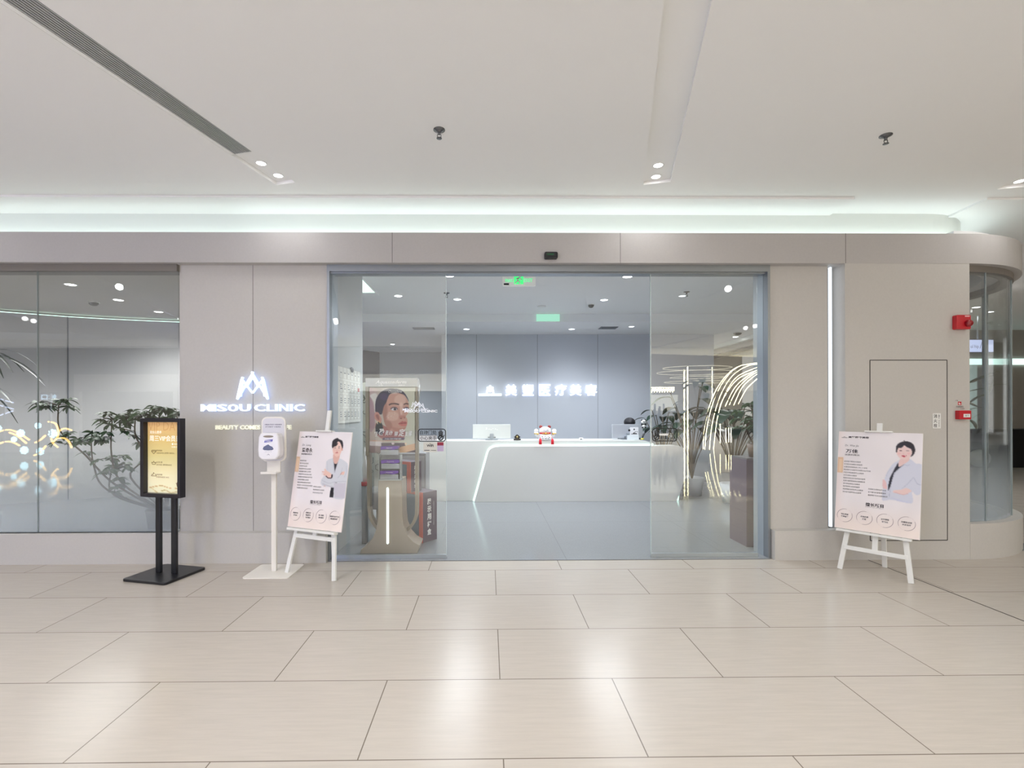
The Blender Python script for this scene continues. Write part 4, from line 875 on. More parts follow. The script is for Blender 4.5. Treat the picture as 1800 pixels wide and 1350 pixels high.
# ================================================================== CLINIC
# reception desk -------------------------------------------------------
YD = 7.70
DESK = mat('desk_white_surface', (212, 212, 210), .35); LEDD = glow('desk_led', (225, 255, 246), 1.5)
xd0 = ux(640, YD)
def DX(u, y=YD): return ux(u, y)
def DZ(v, u=1000, y=YD): return vz(v, y, u)
t = thing('reception_desk', 'long white reception desk with a glowing light line framing its front panel', 'desk', (0, YD, 0)); o_ = Vector((0, YD, 0))
zt = DZ(775)
g = MB(); prof = [(xd0, .006), (xd0, zt), (DX(1130), zt)] + [(DX(1130) + (DX(1160) - DX(1130)) * a, zt - (zt - DZ(786)) * (a ** 2)) for a in (.25, .5, .75, 1)] + [(DX(1200), DZ(786)), (DX(1203), DZ(850)), (DX(1197), .006)]
g.prism(prof, .09, .5); g.build('body', DESK, t, bevel=.004)
TL = [(DX(833.5), .006), (DX(846), DZ(838)), (DX(857.5), DZ(797))]
R_ = [(DX(857.5), DZ(797)), (DX(861), DZ(790)), (DX(869), DZ(785.8)), (DX(880), DZ(784.5))]
TRr = [(DX(1188), DZ(784)), (DX(1199), DZ(786.5)), (DX(1205), DZ(793)), (DX(1207.5), DZ(804))]
BRr = [(DX(1205), DZ(835)), (DX(1197), DZ(862)), (DX(1189), .006)]
left = [tuple(p)[:2] for p in spline([(a, c, 0) for a, c in R_], 4)]; right = [tuple(p)[:2] for p in spline([(a, c, 0) for a, c in TRr], 4)]
out = TL[:2] + left + right + BRr
g = MB(); g.prism(out[::-1], .0, .045); g.build('front_panel', DESK, t, bevel=.003)
g = MB(); pl = [(p[0], p[1]) for p in TL[:2] + left] + [(DX(1150), DZ(784.2))]
def outset(pl, r):
    o = []
    for i, p in enumerate(pl):
        a = Vector(pl[max(0, i - 1)]); b_ = Vector(pl[min(len(pl) - 1, i + 1)]); d = (b_ - a).normalized(); n = Vector((-d.y, d.x)); o.append((p[0] + n.x * r, p[1] + n.y * r))
    return o
o1, i1 = outset(pl, .03), outset(pl, -.03); g.prism(o1 + i1[::-1], .05, .065); g.build('light_line', LEDD, t)
oo = out[-8:]; g = MB(); g.box(DX(1150), DX(1196), .05, .06, DZ(790), DZ(786)); g.box(DX(1192.5), DX(1195), .05, .08, .01, DZ(845)); g.build('side_light_line', glow('desk_led_soft', (214, 255, 244), 2.0), t)
g = MB(); g.box(xd0, DX(1100), .3, .55, zt, zt + .004); g.build('worktop', mat('worktop_pale', (226, 228, 228), .3), t)
zd = zt + .004
# monitors
def monitor(loc, rz, label, w, h, g_=None, col=None):
    t = thing('computer_monitor', label, 'monitor', loc, rz)
    g = MB(); g.prism(rrect(-w / 2, w / 2, .02, h, .008), 0, .03); g.build('back_shell', col or mat('monitor_pale', (206, 208, 204), .4), t, bevel=.004)
    g = MB(); g.box(-w / 2 + .01, w / 2 - .01, .03, .033, .03, h - .01); g.build('screen', BLACK, t)
    g = MB(); g.box(-.03, .03, -.02, 0, .02, .1) ; g.box(-.1, .1, -.06, .1, 0, .008); g.box(-.02, .02, -.015, .0, .0, .03); g.build('stand', STEEL, t)
    g = MB(); [g.box(x, x + .018, -.002, 0, .035, .045) for x in (-.06, -.035, .0, .02, .045)]; g.build('ports', BLACK, t); return t
yM = 8.0; zt2 = zd
a = at(831, 746, yM); c = at(897.5, 775, yM)
mt = monitor(((a.x + c.x) / 2, yM, zd), 0, 'pale flat back of the left computer monitor on the desk', c.x - a.x, a.z - zd)
g = MB(); put(g, '2', -.1, -.07, .17, .2, -.001); [g.box(x, x + .02, -.001, 0, .17 + .01 * math.sin(x * 60), .178 + .01 * math.sin(x * 60)) for x in (-.05, -.02, .01, .05, .08)]; g.build('logo', WHITE, mt)
a = at(1075, 746, yM); c = at(1129, 775, yM)
monitor(((a.x + c.x) / 2 + .02, yM + .02, zd), math.radians(12), 'grey back of the right computer monitor in front of the seated person', (c.x - a.x) * 1.08, a.z - zd, None, mat('monitor_silver', (184, 188, 196), .35, metal=.2))
def small(name, label, cat, u, y, group=None, rz=0): return thing(name, label, cat, (ux(u, y), y, zd), rz, group)
# acrylic leaflet stand
t = small('leaflet_stand', 'small acrylic leaflet holder with a doctor leaflet in front of the right monitor', 'leaflet holder', 1114, 7.95)
g = MB(); g.box(-.07, .07, -.02, -.015, .0, .2); g.build('leaflet', mat('leaflet_paper', (222, 222, 226), .5), t)
g = MB(); g.box(-.12, .07, -.045, -.03, 0, .075); g.build('holder', mat('clear_plastic', (214, 220, 224), .15), t)
g = MB(); disc2(g, (0, .165), .012, -.0215, -.0205); disc2(g, (-.08, .15), .018, -.0215, -.0205); bars2(g, [((-.02, .1), (.03, .13)), ((-.01, .1), (.04, .1)), ((.04, .13), (.055, .12)), ((-.05, .09), (.05, .09))], .004, -.0215, -.0205); g.build('leaflet_print', BLACK, t)
# panda clip figurine on monitor
pc = at(1132, 752, 7.93)
t = thing('toy_panda', 'small black and white toy panda sitting on the right monitor corner', 'toy', (pc.x, 7.98, pc.z - .005))
g = MB(); g.ball((.01, 0, .1), (.038, .035, .034)); g.ball((.01, 0, .035), (.03, .028, .04)); g.build('body', WHITE, t)
g = MB(); [g.ball(c_, r_, 10, 8) for c_, r_ in (((-.02, 0, .128), .013), ((.042, 0, .128), .013), ((-.004, -.032, .103), .009), ((.024, -.032, .103), .009), ((.01, -.036, .09), .006), ((-.022, -.01, .06), (.014, .014, .022)), ((.042, -.01, .06), (.014, .014, .022)), ((-.012, -.02, .01), (.016, .018, .014)), ((.032, -.02, .01), (.016, .018, .014)))]; g.ball((.01, 0, .062), (.033, .03, .012)); g.build('black_patches', BLACK, t)
# pen holder / small lamp
t = small('pen_stand', 'black angled pen on a small yellow base at the right end of the desk', 'pen stand', 1129, 7.95)
g = MB(); g.lathe([(.03, 0), (.03, .014), (.012, .02)], k=16); g.build('base', mat('yellow_plastic', (220, 204, 60), .4), t)
g = MB(); g.tube([(0, 0, .018), (.045, 0, .115)], .008, 8); g.tube([(.0, 0, .01), (-.0, 0, .06), (.02, 0, .1)], .005, 6); g.build('pen', BLACK, t)
# dark figurine
t = small('incense_ornament', 'small dark bronze temple-shaped ornament on the desk left of the lucky cat', 'ornament', 909, 7.9)
g = MB(); g.lathe([(.06, 0), (.055, .02), (.035, .028), (.04, .045), (.03, .06)], k=20); g.prism([(-.055, .05), (-.035, .06), (-.02, .08), (0, .09), (.02, .08), (.035, .06), (.055, .05), (.04, .04), (-.04, .04)], -.035, .035); g.build('body', mat('dark_bronze', (52, 44, 36), .4, metal=.3), t, bevel=.004)
g = MB(); g.ball((0, -.03, .05), (.018, .012, .02), 12, 8); g.build('gilt_centre', mat('gilt', (176, 160, 110), .3, metal=.6), t)
# small white scanner
t = small('card_reader', 'tiny white arch-shaped device on the desk between cat and right monitor', 'device', 1021.5, 7.95)
g = MB(); g.prism([(-.032, 0), (-.032, .022), (-.022, .032), (.022, .032), (.032, .022), (.032, 0), (.018, 0), (.018, .018), (-.018, .018), (-.018, 0)], -.03, .03); g.build('shell', WHITE, t, bevel=.003)
g = MB(); g.box(-.014, .006, -.01, .01, 0, .015); g.build('core', BLACK, t)
# lucky cat
t = small('lucky_cat', 'white beckoning lucky cat with red ears, collar and tassels on the desk top', 'figurine', 958, YD + .16)
CW = mat('cat_white', (246, 246, 250), .3); CR = mat('cat_red', (206, 34, 48), .45); CG = mat('cat_gold', (214, 178, 84), .3, metal=.5); CBn = mat('cat_ear_brown', (150, 58, 54), .5)
g = MB(); g.lathe([(.085, 0), (.108, .03), (.105, .07), (.08, .105), (.06, .115)], k=24); g.ball((0, -.012, .155), (.095, .08, .062), 24, 14); g.build('body', CW, t)
for sx in (-1, 1):
    g = MB(); g.ball((sx * .068, 0, .213), (.028, .02, .026)); g.build('ear', CBn, t)
    g = MB(); g.tube([(sx * .08, -.01, .06), (sx * .135, -.02, .08), (sx * .143, -.02, .13)], [.03, .028, .034], 12); g.ball((sx * .143, -.02, .145), (.036, .034, .036)); g.build('paw', CW, t)
    g = MB(); g.lathe([(.036, .0), (.04, .008), (.036, .016)], (sx * .142, -.02, .098), 16); g.ball((sx * .12, -.06, .10), .014, 10, 8); g.build('gold_bangle', CG, t)
    g = MB(); g.tube([(sx * .092, -.09, .052), (sx * .095, -.172, .03)], .004, 6); g.lathe([(.012, .03), (.02, .02), (.024, -.055), (.02, -.058)], (sx * .095, -.185, 0), 14); g.build('tassel', mat('tassel_red', (232, 34, 54), .6), t)
g = MB(); g.tube([(.08 * math.cos(a), -.01 + .075 * math.sin(a), .11) for a in [2 * PI * i / 20 for i in range(20)]], .012, 8, closed=True); g.build('collar', CR, t)
g = MB(); g.ball((0, -.088, .108), .018, 12, 8); g.prism([(-.05, .118), (-.015, .108), (-.05, .096)], -.095, -.085); g.prism([(.05, .118), (.015, .108), (.05, .096)], -.095, -.085); g.build('bell_and_bow', CG, t)
g = MB(); [g.ball((x, -.105 + abs(x) * .25, z), (.007, .004, .009), 8, 6) for x, z in ((-.055, .06), (-.03, .045), (-.01, .065), (.015, .045), (.035, .062), (.058, .05), (0, .03), (-.045, .03), (.045, .028))]; g.build('belly_pattern', INK, t)
g = MB(); g.tube([(-.045, -.086, .165), (-.03, -.092, .17), (-.015, -.094, .165)], .003, 6); g.tube([(.015, -.094, .165), (.03, -.092, .17), (.045, -.086, .165)], .003, 6); g.tube([(-.012, -.096, .14), (0, -.097, .135), (.012, -.096, .14)], .003, 6); g.build('face', mat('cat_face_grey', (150, 150, 170), .5), t)
# seated person behind right monitor ----------------------------------
px_, py_ = ux(1106, 8.75), 8.75
SKIN = mat('skin', (222, 184, 164), .5)
root = thing('person', 'seated person with dark hair almost hidden behind the right monitor, dark top', 'person', (px_, py_, 0))
def skin_body(name, verts, edges, radii, m, parent, sub=2):
    me = bpy.data.meshes.new(name); me.from_pydata(verts, edges, []); o = bpy.data.objects.new(name, me); COL.objects.link(o); o.parent = parent
    md = o.modifiers.new('skin', 'SKIN'); md.use_smooth_shade = True
    for i, r in enumerate(radii): me.skin_vertices[0].data[i].radius = (r, r) if not isinstance(r, tuple) else r
    me.skin_vertices[0].data[0].use_root = True
    s_ = o.modifiers.new('sub', 'SUBSURF'); s_.levels = sub; s_.render_levels = sub; me.materials.append(m); return o
vb = [(0, .05, .50), (0, .04, .68), (0, .03, .86), (0, .02, .98), (0, .0, 1.05), (0, -.01, 1.13), (-.16, .02, .95), (-.2, -.06, .74), (-.12, -.26, .76), (.16, .02, .95), (.2, -.06, .74), (.12, -.26, .76), (-.09, -.02, .5), (-.1, -.36, .5), (-.1, -.38, .08), (-.1, -.5, .05), (.09, -.02, .5), (.1, -.36, .5), (.1, -.38, .08), (.1, -.5, .05)]
eb = [(0, 1), (1, 2), (2, 3), (3, 4), (4, 5), (3, 6), (6, 7), (7, 8), (3, 9), (9, 10), (10, 11), (0, 12), (12, 13), (13, 14), (14, 15), (0, 16), (16, 17), (17, 18), (18, 19)]
rb = [(.15, .11), (.13, .1), (.16, .11), (.1, .07), .05, .05, .055, .042, .032, .055, .042, .032, .085, .065, .04, .035, .085, .065, .04, .035]
skin_body('body', vb, eb, rb, mat('dark_blouse', (50, 52, 62), .8), root)
g = MB(); g.lathe([(.001, 0), (.05, .008), (.072, .05), (.078, .12), (.07, .19), (.04, .225), (.001, .235)], (0, -.015, 1.055), 24, 1, 1.15, cap=False)
g.ball((0, -.105, 1.155), (.012, .02, .018), 10, 8); [g.ball((s * .08, -.01, 1.165), (.012, .02, .03), 10, 8) for s in (-1, 1)]; g.build('head', SKIN, root)
g = MB(); g.ball((0, -.018, 1.225), (.098, .12, .085), 24, 14); g.ball((0, .05, 1.13), (.085, .06, .1), 20, 12); g.build('hair', mat('black_hair', (34, 32, 38), .5), root)
g = MB(); [g.ball((s * .03, -.098, 1.175), (.014, .006, .006), 8, 6) for s in (-1, 1)]; g.tube([(-.02, -.1, 1.1), (0, -.104, 1.098), (.02, -.1, 1.1)], .005, 6); g.build('face_features', mat('face_dark', (110, 60, 60), .5), root)
for s in (-1, 1):
    g = MB(); hx, hy, hz = s * .12, -.27, .76
    g.ball((hx, hy - .04, hz), (.036, .045, .014), 12, 8)
    for k, L in enumerate((.06, .07, .066, .05)): xx = hx + (-.026 + .017 * k); g.tube([(xx, hy - .075, hz), (xx, hy - .075 - L * .5, hz + .006), (xx, hy - .075 - L, hz - .006)], [.009, .0085, .007], 8)
    g.tube([(hx - s * .028, hy - .02, hz), (hx - s * .05, hy - .045, hz), (hx - s * .055, hy - .07, hz - .004)], [.01, .009, .008], 8); g.build('hand', SKIN, root)
t = thing('office_chair', 'dark office chair under the person, hidden behind the desk', 'chair', (px_, py_ + .06, 0))
g = MB(); g.prism(rrect(-.24, .24, -.22, .24, .06), .36, .41, 'xy'); g.build('seat', BLACK, t, bevel=.015)
g = MB(); g.prism(rrect(-.21, .21, .5, .88, .06), .25, .28); g.build('backrest', BLACK, t, bevel=.012)
g = MB(); g.tube([(0, 0, .05), (0, 0, .36)], .025, 12); [g.bar((0, 0, .06), (.28 * math.cos(a), .28 * math.sin(a), .03), .03, .025) for a in [2 * PI * i / 5 for i in range(5)]]; g.build('base', DARKMETAL, t)

# ------------------------------------------------------------------ display kiosk with face poster
YK = 5.05
t = thing('display_stand', 'taupe arched display stand with a large face poster behind the left glass door', 'display stand', (ux(686, YK), YK, 0.006)); O = Vector(t.location)
KX = lambda u, y=YK: ux(u, y) - O.x; KZ = lambda v, y=YK, u=690: vz(v, y, u) - O.z
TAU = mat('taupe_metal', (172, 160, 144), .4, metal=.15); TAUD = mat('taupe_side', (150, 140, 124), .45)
yb0, yb1 = -.11, .16
g = MB(); yy = YK + yb0
bx = lambda u: ux(u, yy) - O.x
bz = lambda v: max(0, vz(v, yy, 685) - O.z)
lp = [(632, 973), (634, 966), (645, 957), (655, 945), (661, 930), (664, 910), (664.5, 843)]; rp_ = [(706, 843), (707, 905), (709, 925), (716, 942), (726, 953), (737, 959), (733, 973)]
g.prism([(bx(a), bz(c)) for a, c in lp + rp_], yb0, yb1); g.build('pedestal', TAU, t, bevel=.004)
g = MB(); g.prism(rrect(bx(679.3), bx(682.8), bz(956), bz(857), .01), yb0 - .006, yb0 - .0); g.build('light_strip', glow('kiosk_led', (225, 255, 250), 3.2), t)
# hoop frame
hp = [(649, 690), (649, 800), (649.5, 890), (652, 907), (660, 922), (672, 933), (686, 938), (700, 936), (716, 930), (727, 918), (732.5, 903), (733, 890), (733, 800), (733, 690)]
g = MB(); P3 = [(KX(u), .0, KZ(v)) for u, v in hp]; P3 = P3[:3] + [tuple(p) for p in spline(P3[3:11], 4)] + P3[11:]
for i in range(len(P3) - 1): g.bar(P3[i], tuple(Vector(P3[i + 1]) + (Vector(P3[i + 1]) - Vector(P3[i])).normalized() * .004), .03, .09, (0, 1, 0))
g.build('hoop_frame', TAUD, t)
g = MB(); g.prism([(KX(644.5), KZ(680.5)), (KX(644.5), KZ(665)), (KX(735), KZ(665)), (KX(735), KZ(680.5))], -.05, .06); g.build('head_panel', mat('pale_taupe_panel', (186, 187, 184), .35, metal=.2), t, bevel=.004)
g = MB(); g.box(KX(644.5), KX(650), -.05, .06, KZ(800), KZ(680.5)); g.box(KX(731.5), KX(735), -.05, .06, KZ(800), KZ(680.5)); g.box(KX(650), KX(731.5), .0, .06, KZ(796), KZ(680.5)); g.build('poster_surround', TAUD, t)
g = MB(); g.tube([(KX(738), -.05, KZ(707)), (KX(738.5), -.052, KZ(686)), (KX(738), -.05, KZ(668))], [.003, .009, .003], 10); g.build('chrome_highlight_trim', mat('bright_chrome', (236, 240, 244), .12, metal=.9), t)
# face poster painting in crop pixel coordinates (crop of 640..790 x 660..800 at 9.64)
P = Paint(150, 206, (206, 202, 188), homog([(80, 205), (885, 205), (885, 1310), (80, 1310)]))
def fbg(x, y, im):
    l = np.array((196, 178, 172.)); r = np.array((206, 206, 188.)); k = np.clip(x * 1.6, 0, 1)[..., None]; c = l * (1 - k) + r * k
    e = np.clip(1 - np.hypot((x + .05) / .28, (y - .05) / .12), 0, 1)[..., None]; return c * (1 - e * .5) + np.array((206, 160, 168.)) * e * .5
P.grad(fbg)
SKN = (206, 158, 142); LT = (232, 198, 184); DK = (158, 108, 100); HA = (58, 54, 76)
P.fill([(80, 380), (130, 430), (165, 560), (175, 760), (160, 900), (80, 920)], (172, 140, 150), .9, 3); P.fill([(90, 340), (150, 440), (170, 600), (195, 620), (230, 400), (190, 300)], (224, 222, 216), .9, 2)
P.fill([(200, 800), (195, 960), (270, 1060), (420, 1100), (640, 1090), (700, 960), (620, 900), (400, 880)], (176, 116, 112), 1, 2)   # neck
P.fill([(200, 820), (190, 960), (300, 1000), (310, 860), (260, 780)], (40, 48, 58), 1, 2)
f = P.fill([(300, 560), (330, 760), (360, 850), (430, 930), (540, 965), (640, 960), (700, 900), (735, 800), (728, 730), (705, 700), (745, 640), (765, 560), (755, 470), (720, 380), (650, 310), (560, 290), (430, 320), (340, 420)], SKN, 1, 1)
P.ell((610, 420), 100, 100, LT, .6, 6, f); P.ell((480, 690), 110, 80, LT, .55, 6, f); P.ell((630, 560), 26, 110, (240, 208, 196), .6, 3, f); P.ell((380, 850), 90, 90, DK, .5, 6, f); P.ell((330, 600), 60, 200, DK, .55, 8, f)
P.fill([(430, 860), (520, 940), (640, 960), (720, 890), (740, 800), (700, 870), (600, 900)], (186, 128, 118), .6, 4, True, f)
P.fill([(185, 620), (182, 480), (210, 370), (280, 280), (380, 228), (480, 220), (600, 236), (680, 290), (740, 380), (760, 450), (735, 400), (680, 330), (600, 300), (500, 290), (430, 320), (390, 400), (370, 460), (330, 520), (310, 600), (290, 660), (240, 650)], HA, 1, 1)
P.ell((330, 360), 70, 60, (86, 72, 120), .5, 6)
P.fill([(165, 660), (190, 620), (240, 630), (260, 680), (290, 740), (280, 800), (240, 790), (200, 760), (170, 720)], (204, 148, 136), 1, 1); P.fill([(190, 670), (230, 660), (250, 720), (240, 760), (205, 720)], (150, 92, 88), .8, 2)
P.line([(222, 775), (215, 800), (225, 825)], 14, (244, 230, 190)); P.line([(250, 775), (262, 800), (275, 812)], 12, (226, 190, 110))
P.line([(415, 500), (470, 478), (540, 480), (590, 495)], 24, (86, 62, 66)); P.line([(670, 492), (715, 476), (755, 488)], 18, (86, 62, 66))
P.ell((505, 560), 62, 30, (150, 104, 116), .8, 3); P.ell((715, 560), 50, 28, (150, 104, 116), .8, 3)
P.fill([(450, 572), (490, 545), (540, 550), (562, 575), (530, 592), (480, 594)], (224, 218, 222), 1, 1); P.ell((520, 570), 24, 22, (52, 48, 60), 1, 1); P.line([(445, 572), (490, 542), (545, 548), (565, 575)], 10, (54, 40, 48))
P.fill([(675, 568), (710, 545), (745, 552), (758, 570), (730, 588), (695, 588)], (220, 214, 222), 1, 1); P.ell((728, 567), 20, 20, (70, 76, 120), 1, 1); P.line([(672, 566), (710, 542), (750, 550), (762, 568)], 9, (54, 40, 48))
P.line([(585, 560), (600, 640), (590, 690)], 14, (184, 132, 120), .6, 3); P.fill([(590, 690), (600, 735), (640, 740), (660, 722), (690, 725), (705, 705), (690, 680)], (190, 132, 122), .9, 2); P.ell((625, 728), 14, 8, (110, 62, 62), .9); P.ell((686, 718), 10, 7, (110, 62, 62), .9)
P.fill([(580, 820), (620, 790), (650, 775), (675, 785), (700, 778), (728, 808), (700, 815), (650, 815)], (184, 98, 98), 1, 1); P.fill([(580, 820), (650, 818), (725, 810), (712, 850), (660, 862), (615, 850)], (206, 122, 118), 1, 1); P.line([(582, 820), (650, 816), (728, 808)], 8, (130, 58, 62))
random.seed(3)
for i in range(16): P.ell((370 + random.random() * 170, 625 + random.random() * 90), 7, 3, (246, 240, 232), .8, 0, None, random.random() * 3)
P.fill([(80, 1120), (200, 1118), (290, 1125), (290, 1190), (200, 1215), (80, 1190)], (226, 216, 220), 1, 2); P.fill([(80, 1190), (280, 1200), (285, 1320), (80, 1320)], (150, 128, 128), 1, 1, False)
P.fill([(285, 1145), (690, 1145), (700, 1210), (560, 1240), (285, 1200)], (66, 46, 72), 1, 1, False); P.fill([(585, 1220), (885, 1150), (885, 1320), (585, 1320)], (222, 178, 140), 1, 1, False); P.fill([(660, 1320), (885, 1262), (885, 1320)], (74, 58, 72), 1, 1, False)
P.fill([(315, 1055), (690, 1055), (675, 1098), (300, 1098)], (94, 72, 96), .95, 1, False); P.ell((485, 1155), 26, 22, (236, 220, 222), 1, 1); P.ell((705, 1160), 20, 18, (236, 210, 180), 1, 1); P.line([(80, 1105), (300, 1110), (620, 1100)], 8, (240, 170, 130), .8)
px0, px1, pz0, pz1 = KX(649.5, YK - .04), KX(731.5, YK - .04), KZ(795.5, YK - .04), KZ(681.5, YK - .04)
P.mesh('poster_sheet', px1 - px0, pz1 - pz0, t, (px0, -.045, pz0))
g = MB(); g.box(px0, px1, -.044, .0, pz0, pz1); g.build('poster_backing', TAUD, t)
A = lambda cx: px0 + (px1 - px0) * (cx - 80) / 805
B = lambda cy: pz1 - (pz1 - pz0) * (cy - 205) / 1105
g = MB(); y = -.0465
for ch, c0, c1, r0, r1 in (('轻', 155, 225, 1035, 950), ('盈', 230, 340, 1035, 905), ('灵', 345, 410, 1020, 935), ('动', 412, 480, 1020, 935), ('铆', 510, 575, 1030, 950), ('定', 580, 690, 1035, 905), ('支', 690, 745, 1030, 950), ('撑', 748, 815, 1030, 940)): put(g, ch, A(c0), A(c1), B(r0), B(r1), y, .02, .25)
put(g, '不填充 显嫩·不增容 塑形', A(345), A(630), B(1088), B(1066), y, .01); put(g, 'Chouxderm', A(410), A(640), B(292), B(252), y, .0, .3); put(g, '舒颜沛', A(480), A(560), B(312), B(298), y)
y2 = -.0515; put(g, 'Aquassederm', KX(662), KX(716), KZ(676.5), KZ(669), y2, .02, .35); put(g, '水润', KX(667), KX(675), KZ(679), KZ(676.8), y2); put(g, '舒颜沛', KX(702), KX(713), KZ(679), KZ(676.5), y2); g.build('white_lettering', mat('print_white_plain', (250, 248, 246), .5), t)
# leaflet pockets with little boxes
VIO = mat('violet_box', (108, 56, 176), .4); SIL = mat('silver_box', (172, 178, 186), .3, metal=.3)
for v0, v1, v2, ua, ub in ((789, 785, 799.5, 669, 699.5), (815, 809, 824, 670, 702), (836, 828, 842, 668, 700)):
    g = MB(); ya = -.15; f = lambda u: ux(u, YK + ya) - O.x; h_ = lambda v: vz(v, YK + ya, 685) - O.z
    g.box(f(ua), f(ub), ya, -.06, h_(v2), h_(v1 + 6)); bx_ = g.build('sample_box', SIL, t)
    g = MB(); g.prism([(f(ua) - .001, h_(v1 + 6)), (f(ua) - .001, h_(v1)), (f(ub) + .001, h_(v1 - .5)), (f(ub) + .001, h_(v1 + 4)), (f((ua + ub) / 2 + 6), h_(v1 + 6)), (f((ua + ub) / 2 - 6), h_(v1 + 4.5))], ya - .002, -.06); g.build('violet_wave', VIO, bx_)
    g = MB(); put(g, 'Aquasse', f(ua + 10), f(ub - 10), h_(v1 + 3.6), h_(v1 + 1.5), ya - .003); g.build('lettering', WHITE, bx_)
g = MB(); f = lambda u: ux(u, YK - .13) - O.x; h_ = lambda v: vz(v, YK - .13, 685) - O.z
g.box(f(665), f(706), -.155, -.05, h_(844), h_(842)); g.box(f(666), f(704), -.06, -.05, h_(842), h_(798)); g.box(f(666), f(667), -.155, -.05, h_(844), h_(800)); g.box(f(703.5), f(704.5), -.155, -.05, h_(844), h_(800)); g.build('acrylic_pocket', mat('acrylic_edge', (188, 196, 196), .15), t)

# gift boxes -------------------------------------------------------
PLUM = mat('plum_card', (88, 74, 92), .4); CORAL = mat('coral_card', (232, 116, 104), .45); BLG = mat('blue_grey_foil', (136, 152, 168), .25, metal=.3)
def gift(loc, rz, w, d, h, label):
    """right face (local +x) plum with vertical white text; front face foil with coral border"""
    t = thing('display_gift_box', label, 'box', loc, rz, None)
    g = MB(); g.box(-w, 0, 0, d, 0, h); g.build('carton', PLUM, t, bevel=.003)
    g = MB(); g.box(-w + .03, -.06, -.003, .0, .03, h - .03); g.build('foil_front', BLG, t)
    g = MB(); g.box(-.055, .0, -.006, .0, .0, h); g.box(-w, -.055, -.006, .0, h - .03, h); g.build('coral_border', CORAL, t)
    g = MB()
    n = 5
    for i, ch in enumerate('展示用样盒'):
        z1 = h * (.86 - i * .15); put(g, ch, d * .3, d * .58, z1 - h * .125, z1, 0, .03)
    put(g, 'DISPLAY BOX', d * .74, d * .78, h * .3, h * .8, 0)
    g.v = [(.0015, v[0], v[2]) for v in g.v]; g.build('white_lettering', WHITE, t); return t
gA = Vector((ux(743, 5.32), 5.32, .006)); rzA = math.atan2(-.136, .17)
gift(gA, rzA, .45, .215, .545, 'large plum and coral display gift box on the floor beside the stand')
gift((gA.x - .13, gA.y + .01, .006 + .546), rzA + .08, .34, .17, .33, 'smaller plum gift box stacked on top of the larger one')
# things behind the kiosk at left
t = thing('patterned_armchair', 'tall arched chair back with black swirl pattern behind the face poster', 'chair', (-1.60, 6.62, .006))
g = MB(); arch = [(-.24, .25), (-.24, 1.62)] + [(-.24 * math.cos(a), 1.62 + .2 * math.sin(a)) for a in [PI * i / 10 for i in range(1, 10)]] + [(.24, 1.62), (.24, .25)]
g.prism(arch, .0, .09); cb = g.build('back', mat('pale_upholstery', (196, 196, 186), .6), t, bevel=.01)
g = MB()
random.seed(5)
for i in range(26):
    x, z, a = random.uniform(-.18, .18), random.uniform(.45, 1.65), random.random() * 6.3; g.tube([(x + .045 * k * math.cos(a + k * .9) * .5, -.002, z + .045 * k * math.sin(a + k * .9) * .5) for k in range(5)], .004, 6)
g.build('swirl_pattern', mat('swirl_black', (58, 58, 60), .6), cb)
g = MB(); g.prism(rrect(-.27, .27, -.5, .02, .06), .2, .42, 'xy'); g.build('seat', mat('seat_grey', (120, 118, 122), .6), t, bevel=.02)
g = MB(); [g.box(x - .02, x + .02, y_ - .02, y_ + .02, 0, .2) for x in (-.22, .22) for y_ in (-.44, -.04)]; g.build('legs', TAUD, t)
t = thing('grey_cylinder_stand', 'grey tube with a red ring standing in the corner behind the left door leaf', 'post', (ux(634.5, 5.35) + .04, 5.35, .006))
g = MB(); g.lathe([(.035, .0), (.035, .62)], k=20); g.build('tube', mat('tube_grey', (150, 154, 158), .3, metal=.4), t)
g = MB(); g.lathe([(.038, .62), (.038, .66)], k=20); g.build('red_ring', RED, t)
g = MB(); g.lathe([(.02, .66), (.028, .8), (.006, 1.04)], k=16); g.build('pale_tip', WHITE, t)
t = thing('storage_cabinet', 'low grey cabinet behind the legs of the face poster stand', 'cabinet', (-0.9, 6.35, .006))
g = MB(); g.box(-.4, .12, -.2, .2, .04, .9); g.build('carcass', mat('mid_grey_laminate', (140, 140, 146), .4), t, bevel=.005)
for z in (.06, .48):
    g = MB(); g.box(-.38, .10, -.215, -.2, z, z + .38); d_ = g.build('door', mat('pale_grey_laminate', (168, 168, 176), .35), t, bevel=.003)
    g = MB(); g.lathe([(.02, 0), (.02, .02)], k=14); g.v = [(v[0] - .2, -.216 - v[2], z + .25 + v[1]) for v in g.v]; g.build('knob', BLACK, d_)
g = MB(); g.box(-.38, .1, -.18, .18, 0, .04); g.build('plinth', BLACK, t)
